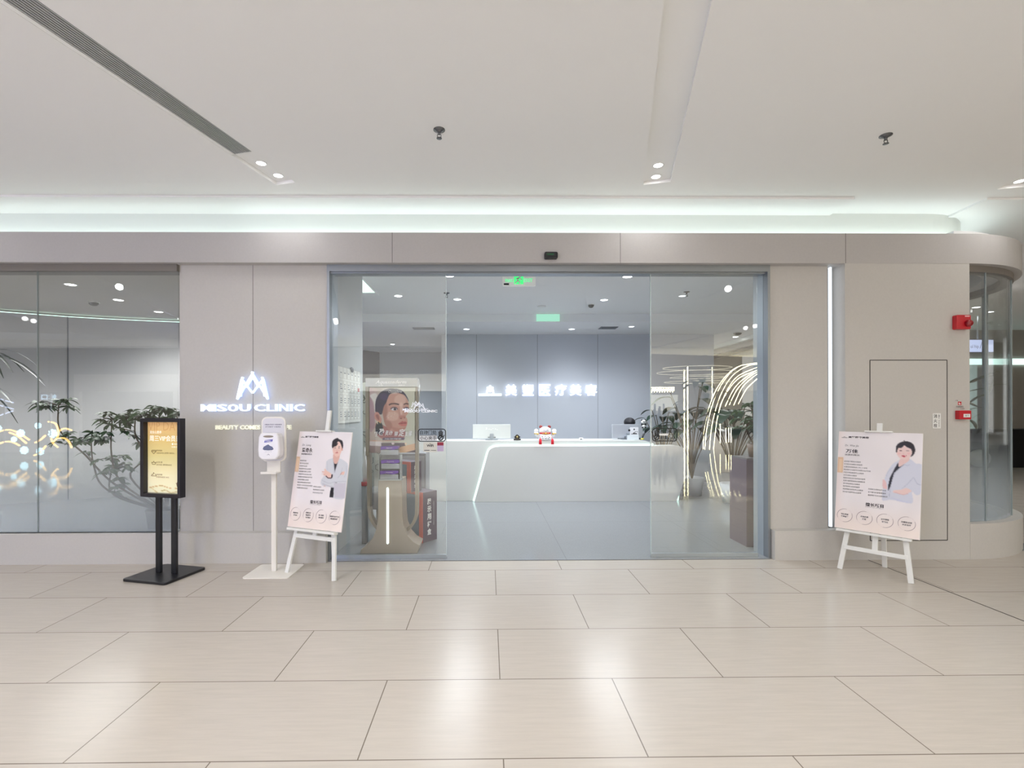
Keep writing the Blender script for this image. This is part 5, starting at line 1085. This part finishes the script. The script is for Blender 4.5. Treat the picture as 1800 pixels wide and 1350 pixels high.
# certificate board on the stub wall: a panel parallel to the yz plane
za, zb_ = vz(641, 4.86, 588), vz(745, 4.86, 588)
t = thing('certificate_board', 'white board of small certificates on the partition inside the door', 'notice board', (XST + .002, 4.98, zb_))
LH = za - zb_; LY = .86
g = MB(); g.box(0, .012, 0, LY, 0, LH); g.build('board', mat('board_white', (236, 236, 230), .4), t, bevel=.001)
g = MB()
for r in range(4):
    for c_ in range(6): y0 = .04 + c_ * .136; z0 = .03 + r * .145; [g.box(.012, .0132, *q) for q in ((y0, y0 + .12, z0, z0 + .002), (y0, y0 + .12, z0 + .12, z0 + .122), (y0, y0 + .002, z0, z0 + .12), (y0 + .118, y0 + .12, z0, z0 + .12))]
g.build('frames', mat('frame_tan', (180, 172, 160), .5), t)
g = MB()
random.seed(9)
for r in range(4):
    for c_ in range(6):
        y0 = .05 + c_ * .136; z0 = .045 + r * .145
        if r == 3: g.box(.012, .0135, y0 + .02, y0 + .07, z0 + .04, z0 + .048); continue
        for k in range(3): g.box(.012, .0135, y0 + .02, y0 + .04 + random.random() * .05, z0 + .02 + k * .022, z0 + .028 + k * .022)
g.build('print_marks', mat('mark_grey', (110, 112, 122), .5), t)
g = MB(); g.box(.012, .014, .04 + 5 * .136 + .02, .04 + 5 * .136 + .09, .03 + 2 * .145 + .03, .03 + 2 * .145 + .07); g.build('red_seal', RED, t)
g = MB(); g.ball((.012, .5, LH), (.012, .06, .03), 12, 8); g.build('clip', mat('dark_clip', (90, 94, 104), .4), t)
# plum cabinet at right
t = thing('plum_display_plinth', 'tall plum coloured plinth just inside the door at far right', 'plinth', (ux(1312, 5.1) + .2, 5.28, .006))
zp = vz(808, 5.1, 1320) - .006
g = MB(); g.box(-.2, .2, -.18, .18, .0, zp); g.build('body', PLUM, t, bevel=.004)
g = MB(); g.box(-.19, .19, -.17, .17, zp, zp + .012); g.build('top_plate', mat('slate_top', (98, 98, 104), .4), t)
plx = (ux(1312, 5.1) + .2, 5.28, zp + .018)

# ------------------------------------------------------------------ plants
LEAF = mat('leaf_green', (64, 96, 60), .45, var=.15, vscale=8); LEAFD = mat('leaf_dark', (36, 62, 48), .35, var=.2, vscale=8); STEM = mat('stem_brown', (92, 80, 62), .7)
def leaflet(mb, base, d, nrm, L, w, droop=.25):
    """curved leaf blade made of a folded strip"""
    d = d.normalized(); q = d.cross(nrm); q = q.normalized() if q.length > 1e-3 else Vector((1, 0, 0)); n = q.cross(d)
    V_ = []; F_ = []
    N = 6
    for i in range(N + 1):
        s = i / N; ww = w * math.sin(PI * min(1, s * .92 + .05)) ** .8; c = base + d * (L * s) - Vector((0, 0, 1)) * (droop * L * s * s)
        V_ += [c - q * ww + n * ww * .25, c, c + q * ww + n * ww * .25]
    for i in range(N): a = i * 3; F_ += [(a, a + 1, a + 4, a + 3), (a + 1, a + 2, a + 5, a + 4)]
    mb.add(V_, F_, True)
def umbel(mb, c, L, n, tilt=0.0, rnd=random):
    """palmate cluster of leaflets around a point"""
    for i in range(n):
        a = 2 * PI * i / n + rnd.random() * .4; d = Vector((math.cos(a), math.sin(a), -.45 + 1.0 * rnd.random() + tilt)); leaflet(mb, Vector(c), d, Vector((rnd.uniform(-.6, .6), rnd.uniform(-.9, .2), 1)), L * (.8 + .5 * rnd.random()), L * .24, .45)
def schefflera(loc, stems, label, group=None, pot=True, seed=1, L=.12, name='umbrella_plant', potm=None):
    rnd = random.Random(seed); t = thing(name, label, 'plant', loc, 0, group); st_ = MB(); fo = MB()
    for pts in stems:
        P_ = [Vector(p) for p in pts]; sp_ = spline(P_, 5); st_.tube(sp_, [.012 * (1 - .5 * i / len(sp_)) for i in range(len(sp_))], 7)
        tip = sp_[-1]
        for k in range(8):
            o = Vector((rnd.uniform(-.15, .15), rnd.uniform(-.14, .14), rnd.uniform(-.06, .08))); st_.tube([tip, tip + o * .6 + Vector((0, 0, .02)), tip + o], .004, 5); umbel(fo, tip + o, L, 8, .1, rnd)
        for k in range(3):
            j = len(sp_) // 2 + rnd.randrange(len(sp_) // 3); b_ = sp_[j]; o = Vector((rnd.uniform(-.14, .14), rnd.uniform(-.12, .12), rnd.uniform(0, .1))); st_.tube([b_, b_ + o], .004, 5); umbel(fo, b_ + o, L * .85, 7, .1, rnd)
    st_.build('stems', STEM, t); fo.build('foliage', LEAF, t)
    if pot:
        g = MB(); g.lathe([(.001, 0), (.15, 0), (.19, .32), (.2, .36), (.175, .36), (.17, .32), (.001, .31)], k=28, cap=False); g.build('pot', potm or mat('grey_planter', (176, 176, 174), .5), t)
        g = MB(); g.lathe([(.001, .318), (.168, .322)], k=20, cap=False); g.build('soil', mat('soil', (64, 52, 42), .9), t)
    return t
# plant behind the frosted window: leans from lower right to upper left
Yp = 5.5
base = Vector((ux(292, Yp), Yp, 0)); R2 = lambda u, v, dy=0: at(u, v, Yp + dy) - base
schefflera(base, [[(0, 0, .3), R2(200, 850), R2(150, 800), R2(106, 758), R2(103, 712)], [(0, 0, .32), R2(190, 862), R2(165, 820), R2(160, 772)], [(0, 0, .32), R2(215, 850), R2(196, 800), R2(197, 738)],
    [(0, 0, .32), R2(255, 800), R2(238, 765), R2(238, 735)], [(0, 0, .32), R2(285, 780), R2(280, 750), R2(280, 722)], [(0, 0, .32), R2(230, 840, .2), R2(250, 810, .3), R2(262, 775, .3)], [(0, 0, .32), R2(305, 790), R2(308, 760), R2(311, 738)], [(0, 0, .32), R2(200, 870), R2(195, 830)]],
    'leaning umbrella plant behind the frosted left window', seed=4, L=.095)
t = thing('palm_plant', 'palm with long narrow fronds at the left edge of the left window', 'plant', (ux(-40, 5.4), 5.4, 0))
st_ = MB(); fo = MB(); rnd = random.Random(2)
st_.tube([(0, 0, .3), (.02, 0, 1.2), (0, 0, 2.1)], [.03, .024, .018], 8)
for i in range(14):
    a = 2 * PI * i / 14 + rnd.random() * .3; d = Vector((math.cos(a), math.sin(a), .8 - rnd.random() * .6)); leaflet(fo, Vector((0, 0, 2.05)), d, Vector((0, 0, 1)), .62, .02, .75)
for i in range(10):
    a = 2 * PI * i / 10 + rnd.random() * .3; d = Vector((math.cos(a), math.sin(a), .5 - rnd.random() * .6)); leaflet(fo, Vector((0, 0, 1.7)), d, Vector((0, 0, 1)), .4, .018, .9)
st_.build('trunk', STEM, t); fo.build('fronds', LEAFD, t)
g = MB(); g.lathe([(.001, 0), (.16, 0), (.2, .32), (.17, .32), (.16, .3), (.001, .3)], k=28, cap=False); g.build('pot', MATS['grey_planter'], t)
# broad-leaved plants right inside
def broad(loc, n, L, w, h, label, seed, m, pot=True, spread=1.0, name='broad_leaved_plant', zs=.4, group=None, pr=.15):
    rnd = random.Random(seed); t = thing(name, label, 'plant', loc, 0, group); st_ = MB(); fo = MB()
    for i in range(n):
        a = 2 * PI * i / n + rnd.random() * .5; r = (.15 + .3 * rnd.random()) * spread; z = h * (zs + (1 - zs) * rnd.random()); tip = Vector((r * math.cos(a), r * math.sin(a), z))
        st_.tube(spline([Vector((0, 0, .25 if pot else 0)), Vector((tip.x * .3, tip.y * .3, z * .6)), tip], 5), .007, 6); leaflet(fo, tip, Vector((math.cos(a), math.sin(a), .25)), Vector((0, 0, 1)), L * (.8 + .4 * rnd.random()), w, .6)
    st_.build('stems', STEM, t); fo.build('foliage', m, t)
    if pot: g = MB(); g.lathe([(.001, 0), (pr, 0), (pr * 1.3, .3), (pr * 1.13, .3), (pr * 1.06, .28), (.001, .28)], k=28, cap=False); g.build('pot', mat('white_planter', (214, 216, 216), .4), t)
    return t
pb = at(1290, 880, 7.5)
broad((ux(1288, 7.6), 7.6, 0), 26, .36, .10, 1.5, 'dark broad-leaved plant inside behind the right glass', 6, LEAFD, zs=.75)
broad((ux(1216, 8.3), 8.3, 0), 24, .3, .085, 1.9, 'tall leafy plant beside the right end of the desk', 8, LEAFD, zs=.55)
broad((ux(1166, 9.3), 9.3, 0), 14, .3, .07, 1.5, 'leafy plant by the back wall at the right edge of the opening', 12, LEAFD, zs=.7, spread=.8)
t = schefflera(plx, [[(0, 0, .1), (-.03, -.02, .3), (-.04, 0, .5)], [(0, 0, .1), (.05, 0, .3), (.07, 0, .52)], [(0, 0, .1), (-.08, .02, .25), (-.1, 0, .36)]], 'small bushy plant standing on the plum plinth', pot=False, seed=11, L=.07)
g = MB(); g.lathe([(.001, 0), (.07, 0), (.09, .14), (.078, .14), (.07, .13), (.001, .13)], k=24, cap=False); g.build('pot', mat('brown_pot', (92, 70, 60), .5), t)
# corridor furniture deep inside right: white counter
t = thing('counter', 'pale counter deep inside the clinic behind the right glass', 'counter', (5.1, 11.5, 0))
g = MB(); g.box(-.45, .5, -.3, .3, 0, .95); g.build('body', mat('pale_counter', (206, 198, 188), .5), t, bevel=.01)
g = MB(); g.box(-.48, .54, -.34, .34, .95, .98); g.build('top', WHITE, t)
# framed picture in the left window
t = thing('framed_picture', 'thin dark red framed botanical picture on the curved wall, left window', 'picture', (ux(312, 8.7) , 8.55, vz(738, 8.55, 308)))
hh = vz(665, 8.55, 308) - vz(738, 8.55, 308); w_ = .3
g = MB(); [g.box(*q) for q in ((-w_ + .14, -w_ + .165, -.02, 0, 0, hh), (.4, .425, -.02, 0, 0, hh), (-w_ + .14, .425, -.02, 0, 0, .02), (-w_ + .14, .425, -.02, 0, hh - .02, hh))]; g.build('frame', mat('frame_maroon', (96, 52, 56), .4), t)
g = MB(); g.box(-w_ + .165, .4, -.01, 0, .02, hh - .02); g.build('picture', mat('picture_paper', (222, 216, 206), .6), t)
g = MB(); [g.tube([(x, -.012, .1), (x + .03, -.012, .3), (x - .02 + dx, -.012, .6)], .004, 5) for x, dx in ((0, 0), (.08, .05), (.15, -.03))]; g.build('drawn_stems', LEAFD, t)
# right window room: glowing screen in place of a mirrored sign, long leaves, sofa
t = thing('reflection_panel', 'pale blue lit screen with thin letters inside the curved corner window', 'screen', (ux(1722, 8.0), 8.0, vz(621, 8.0, 1722))); O = t.location
X = lambda u: ux(u, 8.0) - O.x; Z = lambda v: vz(v, 8.0, 1722) - O.z
g = MB(); g.box(X(1695), X(1746.5), .0, .05, Z(618.5), Z(597.5)); g.build('panel', glow('reflected_screen_blue', (205, 214, 250), 1.1), t)
g = MB(); g.box(X(1694), X(1747.5), .012, .06, Z(620), Z(596)); g.build('bezel', DPUR, t)
g = MB(); put(g, 'ol hip', X(1706), X(1720.5), Z(613.5), Z(606), -.003); put(g, 'Λ', X(1722), X(1731), Z(612.5), Z(601), -.003, -.02); g.build('lettering', mat('screen_grey', (96, 98, 120), .5), t)
g = MB(); g.tube([(X(1722), .03, Z(597)), (X(1722), .03, ZR - O.z)], .012, 8); g.build('hanger', STEEL, t)
t = thing('strap_leaf_plant', 'plant with long olive strap leaves inside the curved corner window', 'plant', (ux(1700, 6.6), 6.6, 0)); O = t.location
fo = MB()
for pts, w in (([(1690, 680), (1712, 668), (1746, 655), (1752, 652)], .05), ([(1690, 690), (1720, 684), (1750, 676), (1775, 676)], .04), ([(1695, 715), (1715, 700), (1737, 690), (1746, 668)], .06), ([(1690, 668), (1705, 672), (1726, 664), (1748, 660)], .05), ([(1690, 735), (1705, 738), (1713, 745), (1716, 755)], .03), ([(1690, 700), (1700, 706), (1712, 712), (1720, 716)], .03), ([(1690, 728), (1710, 718), (1730, 716), (1746, 717)], .02)):
    sp_ = spline([at(u, v, 6.6 - .1 * i) - O for i, (u, v) in enumerate(pts)], 5); fo.tube(sp_, [w * max(.06, math.sin(PI * (i + .5) / len(sp_))) for i in range(len(sp_))], 8, flat=.22)
fo.build('foliage', mat('olive_leaf', (112, 112, 84), .5, var=.15, vscale=6), t)
g = MB(); g.tube([(0, 0, .3), (.02, 0, 1.0), (-.02, 0, 1.8)], .02, 8); g.build('trunk', STEM, t)
g = MB(); g.lathe([(.001, 0), (.2, 0), (.24, .4), (.2, .4), (.001, .38)], k=24, cap=False); g.build('pot', MATS['grey_planter'], t)
t = thing('glass_partition_post', 'slim dark steel post inside the curved corner window', 'post', (ux(1731, 7.2), 7.2, 0))
g = MB(); g.box(-.02, .02, -.02, .02, 0, ZK); g.build('post', mat('grey_post', (120, 118, 116), .4, metal=.4), t)
cdl(1716, 540, .05, ZK, 'left downlight inside the curved corner window', 30, NEUT); cdl(1740, 548, .05, ZK, 'right downlight inside the curved corner window', 30, NEUT)

# far right mall, beyond the corner ---------------------------------
t = thing('storefront', 'storefront with pale lit bands at the far right edge beyond the corner', 'shop', (13.5, 12.6, 0))
g = MB(); g.box(-3, 3, 0, .2, 2.75, 3.5); g.box(-3, -2.2, 0, .2, 0, 2.75); g.box(-1.9, -1.2, 0, .2, 0, 2.75); g.box(-.8, 3, 0, .2, 0, 2.75); g.build('facade', MALLW, t)
g = MB(); g.box(-2.2, -1.9, .02, .1, .7, 2.5); g.box(-1.2, -.8, .02, .1, .6, 2.6); g.build('lit_glass', glow('aqua_shop_glass', (190, 208, 200), .5), t)
g = MB(); g.box(-3, 3, -.05, .0, 2.6, 2.75); g.build('lit_band', glow('band_glow', (220, 255, 246), 1.5), t)
g = MB(); g.box(-3, 3, -.6, 0, 0, .95); g.build('dark_counter', BLACK, t)
g = MB(); [g.ball((x, -.65 + .1 * math.sin(x * 9), .25), (.22, .2, .22), 12, 8) for x in (-2.6, -2.25, -1.9, -1.5)]; g.build('fluffy_display', WHITE, t)

# ------------------------------------------------------------------ stickers on the door glass
def decal(name, label, u, v, cat='sticker'):
    return thing(name, label, cat, (ux(u, DG), DG - .0055, vz(v, DG, u)))
DK = mat('sticker_black', (24, 26, 30), .5)
def warn(u0, u1, v0, v1, mir, label):
    t = decal('warning_sticker', label, (u0 + u1) / 2, v1); O = t.location; X = lambda u: ux(u, DG) - O.x; Z = lambda v: vz(v, DG, (u0 + u1) / 2) - O.z
    ou = rrect(X(u0), X(u1), Z(v1), Z(v0), .03, 6); inn = rrect(X(u0) + .009, X(u1) - .009, Z(v1) + .009, Z(v0) - .009, .022, 6); g = MB()
    n = len(ou)
    for i in range(n): j = (i + 1) % n; g.quad((ou[i][0], -.001, ou[i][1]), (ou[j][0], -.001, ou[j][1]), (inn[j][0], -.001, inn[j][1]), (inn[i][0], -.001, inn[i][1]))
    W_ = u1 - u0
    tx0, tx1 = (u0 + 3.5, u0 + 33) if not mir else (u0 + 14, u1 - 3)
    put(g, '自动门处', X(tx0), X(tx1), Z(v0 + 10), Z(v0 + 2.8), -.001, .01, 0, 0, mir); put(g, '小心夹手', X(tx0), X(tx1), Z(v1 - 2.8), Z(v1 - 10), -.001, .01, 0, 0, mir)
    g.box(X(tx0), X(tx1), -.0012, -.0008, Z((v0 + v1) / 2 + .4), Z((v0 + v1) / 2 - .3))
    hx = u1 - 9 if not mir else u0 + 8; 
    P_ = lambda a, c: (X(hx + a), Z(v0 + 11 + c))
    for a, c in ((-3.5, -6), (-1.3, -8), (1, -8), (3, -6)): bars2(g, [(P_(a * .8, 3), P_(a, c))], .0045, -.0012, -.0008)
    bars2(g, [(P_(3, 6), P_(6, 0))], .0045, -.0012, -.0008)
    c0 = P_(-.3, 5); k = 20
    for i in range(k):
        a, b_ = 2 * PI * i / k, 2 * PI * (i + 1) / k; g.quad((c0[0] + .028 * math.cos(a), -.001, c0[1] + .028 * math.sin(a)), (c0[0] + .028 * math.cos(b_), -.001, c0[1] + .028 * math.sin(b_)), (c0[0] + .017 * math.cos(b_), -.001, c0[1] + .017 * math.sin(b_)), (c0[0] + .017 * math.cos(a), -.001, c0[1] + .017 * math.sin(a)))
    bars2(g, [((c0[0] - .013, c0[1] - .011), (c0[0] + .013, c0[1] + .011))], .005, -.0012, -.0008); g.build('print', DK, t)
    g = MB(); g.box(X(tx0 - .5), X(tx1 + .5), -.0006, -.0002, Z(v1 - 2), Z((v0 + v1) / 2 + .5)); 
    if not mir: g.build('white_band', mat('sticker_white', (212, 214, 218), .5), t)
warn(734.5, 784, 753.5, 776.5, False, 'black outlined automatic-door warning sticker with a hand on the left door glass')
warn(1146, 1190, 752.5, 776, True, 'black outlined hand warning sticker on the right door glass')
t = decal('push_sticker', 'short white bar sticker over the warning sign on the right door glass', 1166, 767); O = t.location; X = lambda u: ux(u, DG) - O.x; Z = lambda v: vz(v, DG, 1166) - O.z
g = MB(); g.box(X(1158.5), X(1174), -.003, -.0012, Z(765.5), Z(762)); g.build('bar', WHITE, t)
t = decal('wifi_sticker', 'small pale sticker with the word WiFi below the warning sticker', 756, 794); O = t.location; X = lambda u: ux(u, DG) - O.x; Z = lambda v: vz(v, DG, 756) - O.z
g = MB(); g.box(X(744), X(768), -.0008, -.0004, Z(794.5), Z(777.5)); g.build('card', mat('card_cream', (214, 212, 204), .5), t)
g = MB(); put(g, 'WiFi', X(750), X(762), Z(785.5), Z(781), -.0012, .03); g.box(X(745.5), X(755), -.0014, -.001, Z(792), Z(791)); g.box(X(757.5), X(766.5), -.0014, -.001, Z(791.8), Z(791.2))
for r_ in (.006, .011): g.tube([(X(756) + r_ * math.sin(a), -.0012, Z(781) + r_ * math.cos(a)) for a in (-.8, -.4, 0, .4, .8)], .0012, 4)
g.build('print', DK, t)
t = decal('payment_sticker', 'tiny maroon and lilac sticker right of the WiFi sticker', 774, 793); O = t.location; X = lambda u: ux(u, DG) - O.x; Z = lambda v: vz(v, DG, 774) - O.z
g = MB(); g.prism(rrect(X(768.6), X(779.7), Z(793.2), Z(783), .005), -.001, -.0005); g.build('lilac_part', mat('lilac', (190, 172, 204), .5), t)
g = MB(); g.box(X(768.6), X(779.7), -.001, -.0005, Z(783), Z(777.2)); g.build('maroon_part', mat('maroon', (150, 40, 62), .5), t)
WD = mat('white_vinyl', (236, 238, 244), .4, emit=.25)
for (du, dv, lab) in ((0, 0, 'white crown emblem and clinic name vinyl on the left door glass'),):
    t = decal('glass_lettering', lab, 740, 726, 'lettering'); O = t.location; X = lambda u: ux(u, DG) - O.x; Z = lambda v: vz(v, DG, 740) - O.z
    g = MB(); put(g, 'MISOU CLINIC', X(711), X(769), Z(725), Z(720.5), -.001, .035); g.build('lower_name', WD, t); g = MB(); put(g, 'MISOU CLINIC', X(708), X(753), Z(721.8), Z(717.8), -.001, .02); g.build('upper_name', WD, t)
    g = MB(); emblem(g, lambda x, z: (X(727) + (X(747) - X(727)) * x, Z(719) + (Z(706.5) - Z(719)) * z), .0018, -.002, -.001); emblem(g, lambda x, z: (X(723) + (X(739) - X(723)) * x, Z(716) + (Z(704.5) - Z(716)) * z), .0014, -.002, -.001); g.build('emblem', WD, t)

# ------------------------------------------------------------------ mirrored things behind the viewer
def mir(u, v, D):
    """real place of something whose mirror image in the door glass (plane DG) shows at u,v at virtual distance D"""
    p = at(u, v, D); return Vector((p.x, 2 * DG - D, p.z))
TUBE = glow('golden_light_tube', (255, 244, 196), 22)
Dm = 18.2
t = thing('light_arc_sculpture', 'bundle of golden light arcs, seen mirrored in the right door glass', 'light sculpture', mir(1290, 790, Dm)); O = Vector(t.location); O.z = 0; t.location = O
arcs = [((1236, 790), (1238, 755), (1250, 705), (1270, 668), (1296, 645), (1330, 638)), ((1239, 790), (1243, 750), (1256, 700), (1278, 662), (1302, 643), (1336, 639)), ((1247, 790), (1252, 745), (1266, 696), (1288, 660), (1318, 642), (1345, 641)),
        ((1254, 790), (1262, 730), (1276, 690), (1296, 662), (1330, 646)), ((1266, 712), (1280, 686), (1300, 664), (1330, 651)), ((1275, 714), (1290, 684), (1310, 664), (1345, 642)), ((1282, 712), (1296, 684), (1318, 662), (1345, 646)), ((1290, 712), (1304, 682), (1322, 664), (1336, 655)), ((1298, 710), (1312, 684), (1332, 665))]
for a in arcs:
    g = MB(); pts = spline([mir(u, v, Dm + .25 * i) - O for i, (u, v) in enumerate(a)], 6)
    if a[0][1] > 760: pts[0].z = 0
    g.tube(pts, .012, 6); g.build('light_tube', TUBE, t)
for lab, u, v0, v1 in (('left tall', 1203, 650, 791), ('right tall', 1209, 645, 791), ('short hanging', 1252, 645, 700), ('first low', 1266, 745, 779), ('second low', 1276, 752, 778), ('third low', 1281, 752, 778), ('last low', 1285, 752, 778)):
    p = mir(u, 790, Dm); z1 = mir(u, v0, Dm).z
    t = thing('light_post', lab + ' golden light tube mirrored in the right door glass', 'light post', (p.x, p.y, 0), 0, 'golden light posts across the mall')
    g = MB(); g.tube([(0, 0, max(0, mir(u, v1, Dm).z)), (0, 0, z1)], .022 if u < 1215 else .012, 8); g.build('light_tube', TUBE, t)
t = thing('ring_lamp', 'thin golden light rings overhead, mirrored in the right door glass', 'light', (mir(1225, 655, 17).x, mir(1225, 655, 17).y, mir(1225, 655, 17).z))
for i, (rx, ry, dz) in enumerate(((1.15, .9, .16), (1.35, 1.1, 0), (.9, .7, -.17), (1.1, .85, -.33))):
    g = MB(); g.tube([(rx * math.cos(a), ry * math.sin(a), dz) for a in [2 * PI * k / 40 for k in range(40)]], .012, 6, closed=True); g.build('ring', glow('thin_ring', (255, 246, 220), 3), t)
g = MB(); [g.tube([(x, 0, -.33), (x, 0, 6.9 - t.location.z)], .004, 5) for x in (-.8, .8)]; g.build('suspension', STEEL, t)
# letters sign block and lit shop interior at right mirrored
p = mir(1145, 690, 20); q = mir(1186, 680, 20)
t = thing('shop_sign', 'row of small golden lit marks above a shop, mirrored in the right door glass', 'sign', (p.x, p.y, p.z))
g = MB(); random.seed(4); 
for i in range(9):
    x = (q.x - p.x) * i / 9; [g.box(x + dx, x + dx + .02, 0, .04, dz, dz + hz) for dx, dz, hz in ((0, 0, .16), (.05, .06, .15), (.0, .19, .03))]; g.box(x, x + .085, 0, .04, .1, .125); g.box(x, x + .08, 0, .04, .2, .225)
g.build('lit_marks', TUBE, t)
p = mir(1146, 722, 20.5); q = mir(1194, 698, 20.5)
t = thing('shop_interior', 'bright shop wall above dark merchandise, mirrored in the right door glass', 'shop display', (p.x, p.y, 0))
g = MB(); g.box(-.1, q.x - p.x, -.2, -.15, p.z, q.z + .1); g.build('bright_wall', glow('shop_wall_glow', (255, 250, 232), 2.2), t)
g = MB(); random.seed(14); 
for i in range(26): x = random.uniform(0, q.x - p.x - .1); g.box(x, x + random.uniform(.02, .07), -.1, 0, random.uniform(.1, .8), random.uniform(1.1, 1.75))
g.build('hanging_goods', mat('dark_goods', (70, 66, 60), .7), t)
g = MB(); g.box(-.1, q.x - p.x, -.3, 0, 0, .5); g.build('counter', mat('pale_counter', (206, 198, 188), .5), t)
# neon flowers and leaves mirrored in the left window
Dn = 15.5; NW = glow('neon_ice', (190, 240, 255), 7); NA = glow('neon_amber', (255, 206, 120), 7)
t = thing('neon_flower_display', 'neon display of icy flowers and amber leaf strokes, mirrored in the left window', 'neon display', (mir(60, 760, Dn).x, mir(60, 760, Dn).y, 0)); O = Vector(t.location)
for u, v, r in ((42, 761, 6.5), (98, 762, 8), (48, 791, 7), (2, 753, 6), (76, 793, 6.5), (72, 748, 5), (30, 772, 4)):
    g = MB(); c = mir(u, v, Dn) - O; rr = r * Dn / 864
    for k in range(4): a = PI * k / 4 + .2; g.tube([c + Vector((rr * math.cos(a), 0, rr * math.sin(a))), c - Vector((rr * math.cos(a), 0, rr * math.sin(a)))], .02, 6)
    for k in range(8): a = PI * k / 4 + .2; g.ball(c + Vector((rr * .7 * math.cos(a), 0, rr * .7 * math.sin(a))), .04, 6, 5)
    g.build('ice_flower', NW, t)
for pts in (((0, 760), (12, 756), (26, 756), (40, 762), (57, 773)), ((3, 780), (16, 776), (28, 777), (40, 783)), ((67, 778), (76, 773), (85, 765)), ((65, 800), (76, 795), (86, 783)), ((90, 741), (102, 744), (107, 755), (106, 768), (98, 777)), ((94, 768), (98, 778), (107, 786)), ((108, 758), (118, 753), (131, 756)), ((107, 770), (118, 770), (126, 776), (131, 787)), ((22, 760), (36, 766), (52, 779))):
    g = MB(); g.tube(spline([mir(u, v, Dn) - O for u, v in pts], 5), .028, 6); g.build('amber_stroke', NA, t)
for pts in (((0, 700), (29, 708)), ((0, 711), (29, 719)), ((0, 732), (29, 722))):
    g = MB(); g.tube([mir(u, v, Dn) - O for u, v in pts], .02, 6); g.build('blue_stroke', glow('neon_blue_white', (214, 226, 255), 4), t)
g = MB(); [g.tube([(x, 0, 0), (x, 0, 2.0)], .03, 8) for x in (-.8, .6)]; g.build('support_poles', DARKMETAL, t)
p = mir(77, 703, 17); t = thing('shop_sign', 'small ice-white lit shop sign mirrored in the left window', 'sign', (p.x, p.y, p.z))
g = MB(); put(g, '蛇口', 0, .52, 0, .2, 0, .03, 0, 0, True); g.build('lit_marks', glow('neon_ice_soft', (200, 232, 255), 3), t)
g = MB(); g.box(-.05, .57, -.06, -.02, -.05, .25); g.build('back_plate', DPUR, t)
broad((mir(1232, 790, 14).x, mir(1232, 790, 14).y, 0), 14, .42, .1, 2.3, 'large leafy plant standing in the mall, mirrored in the right door glass', 21, LEAF, zs=.6, pr=.2, spread=1.3)
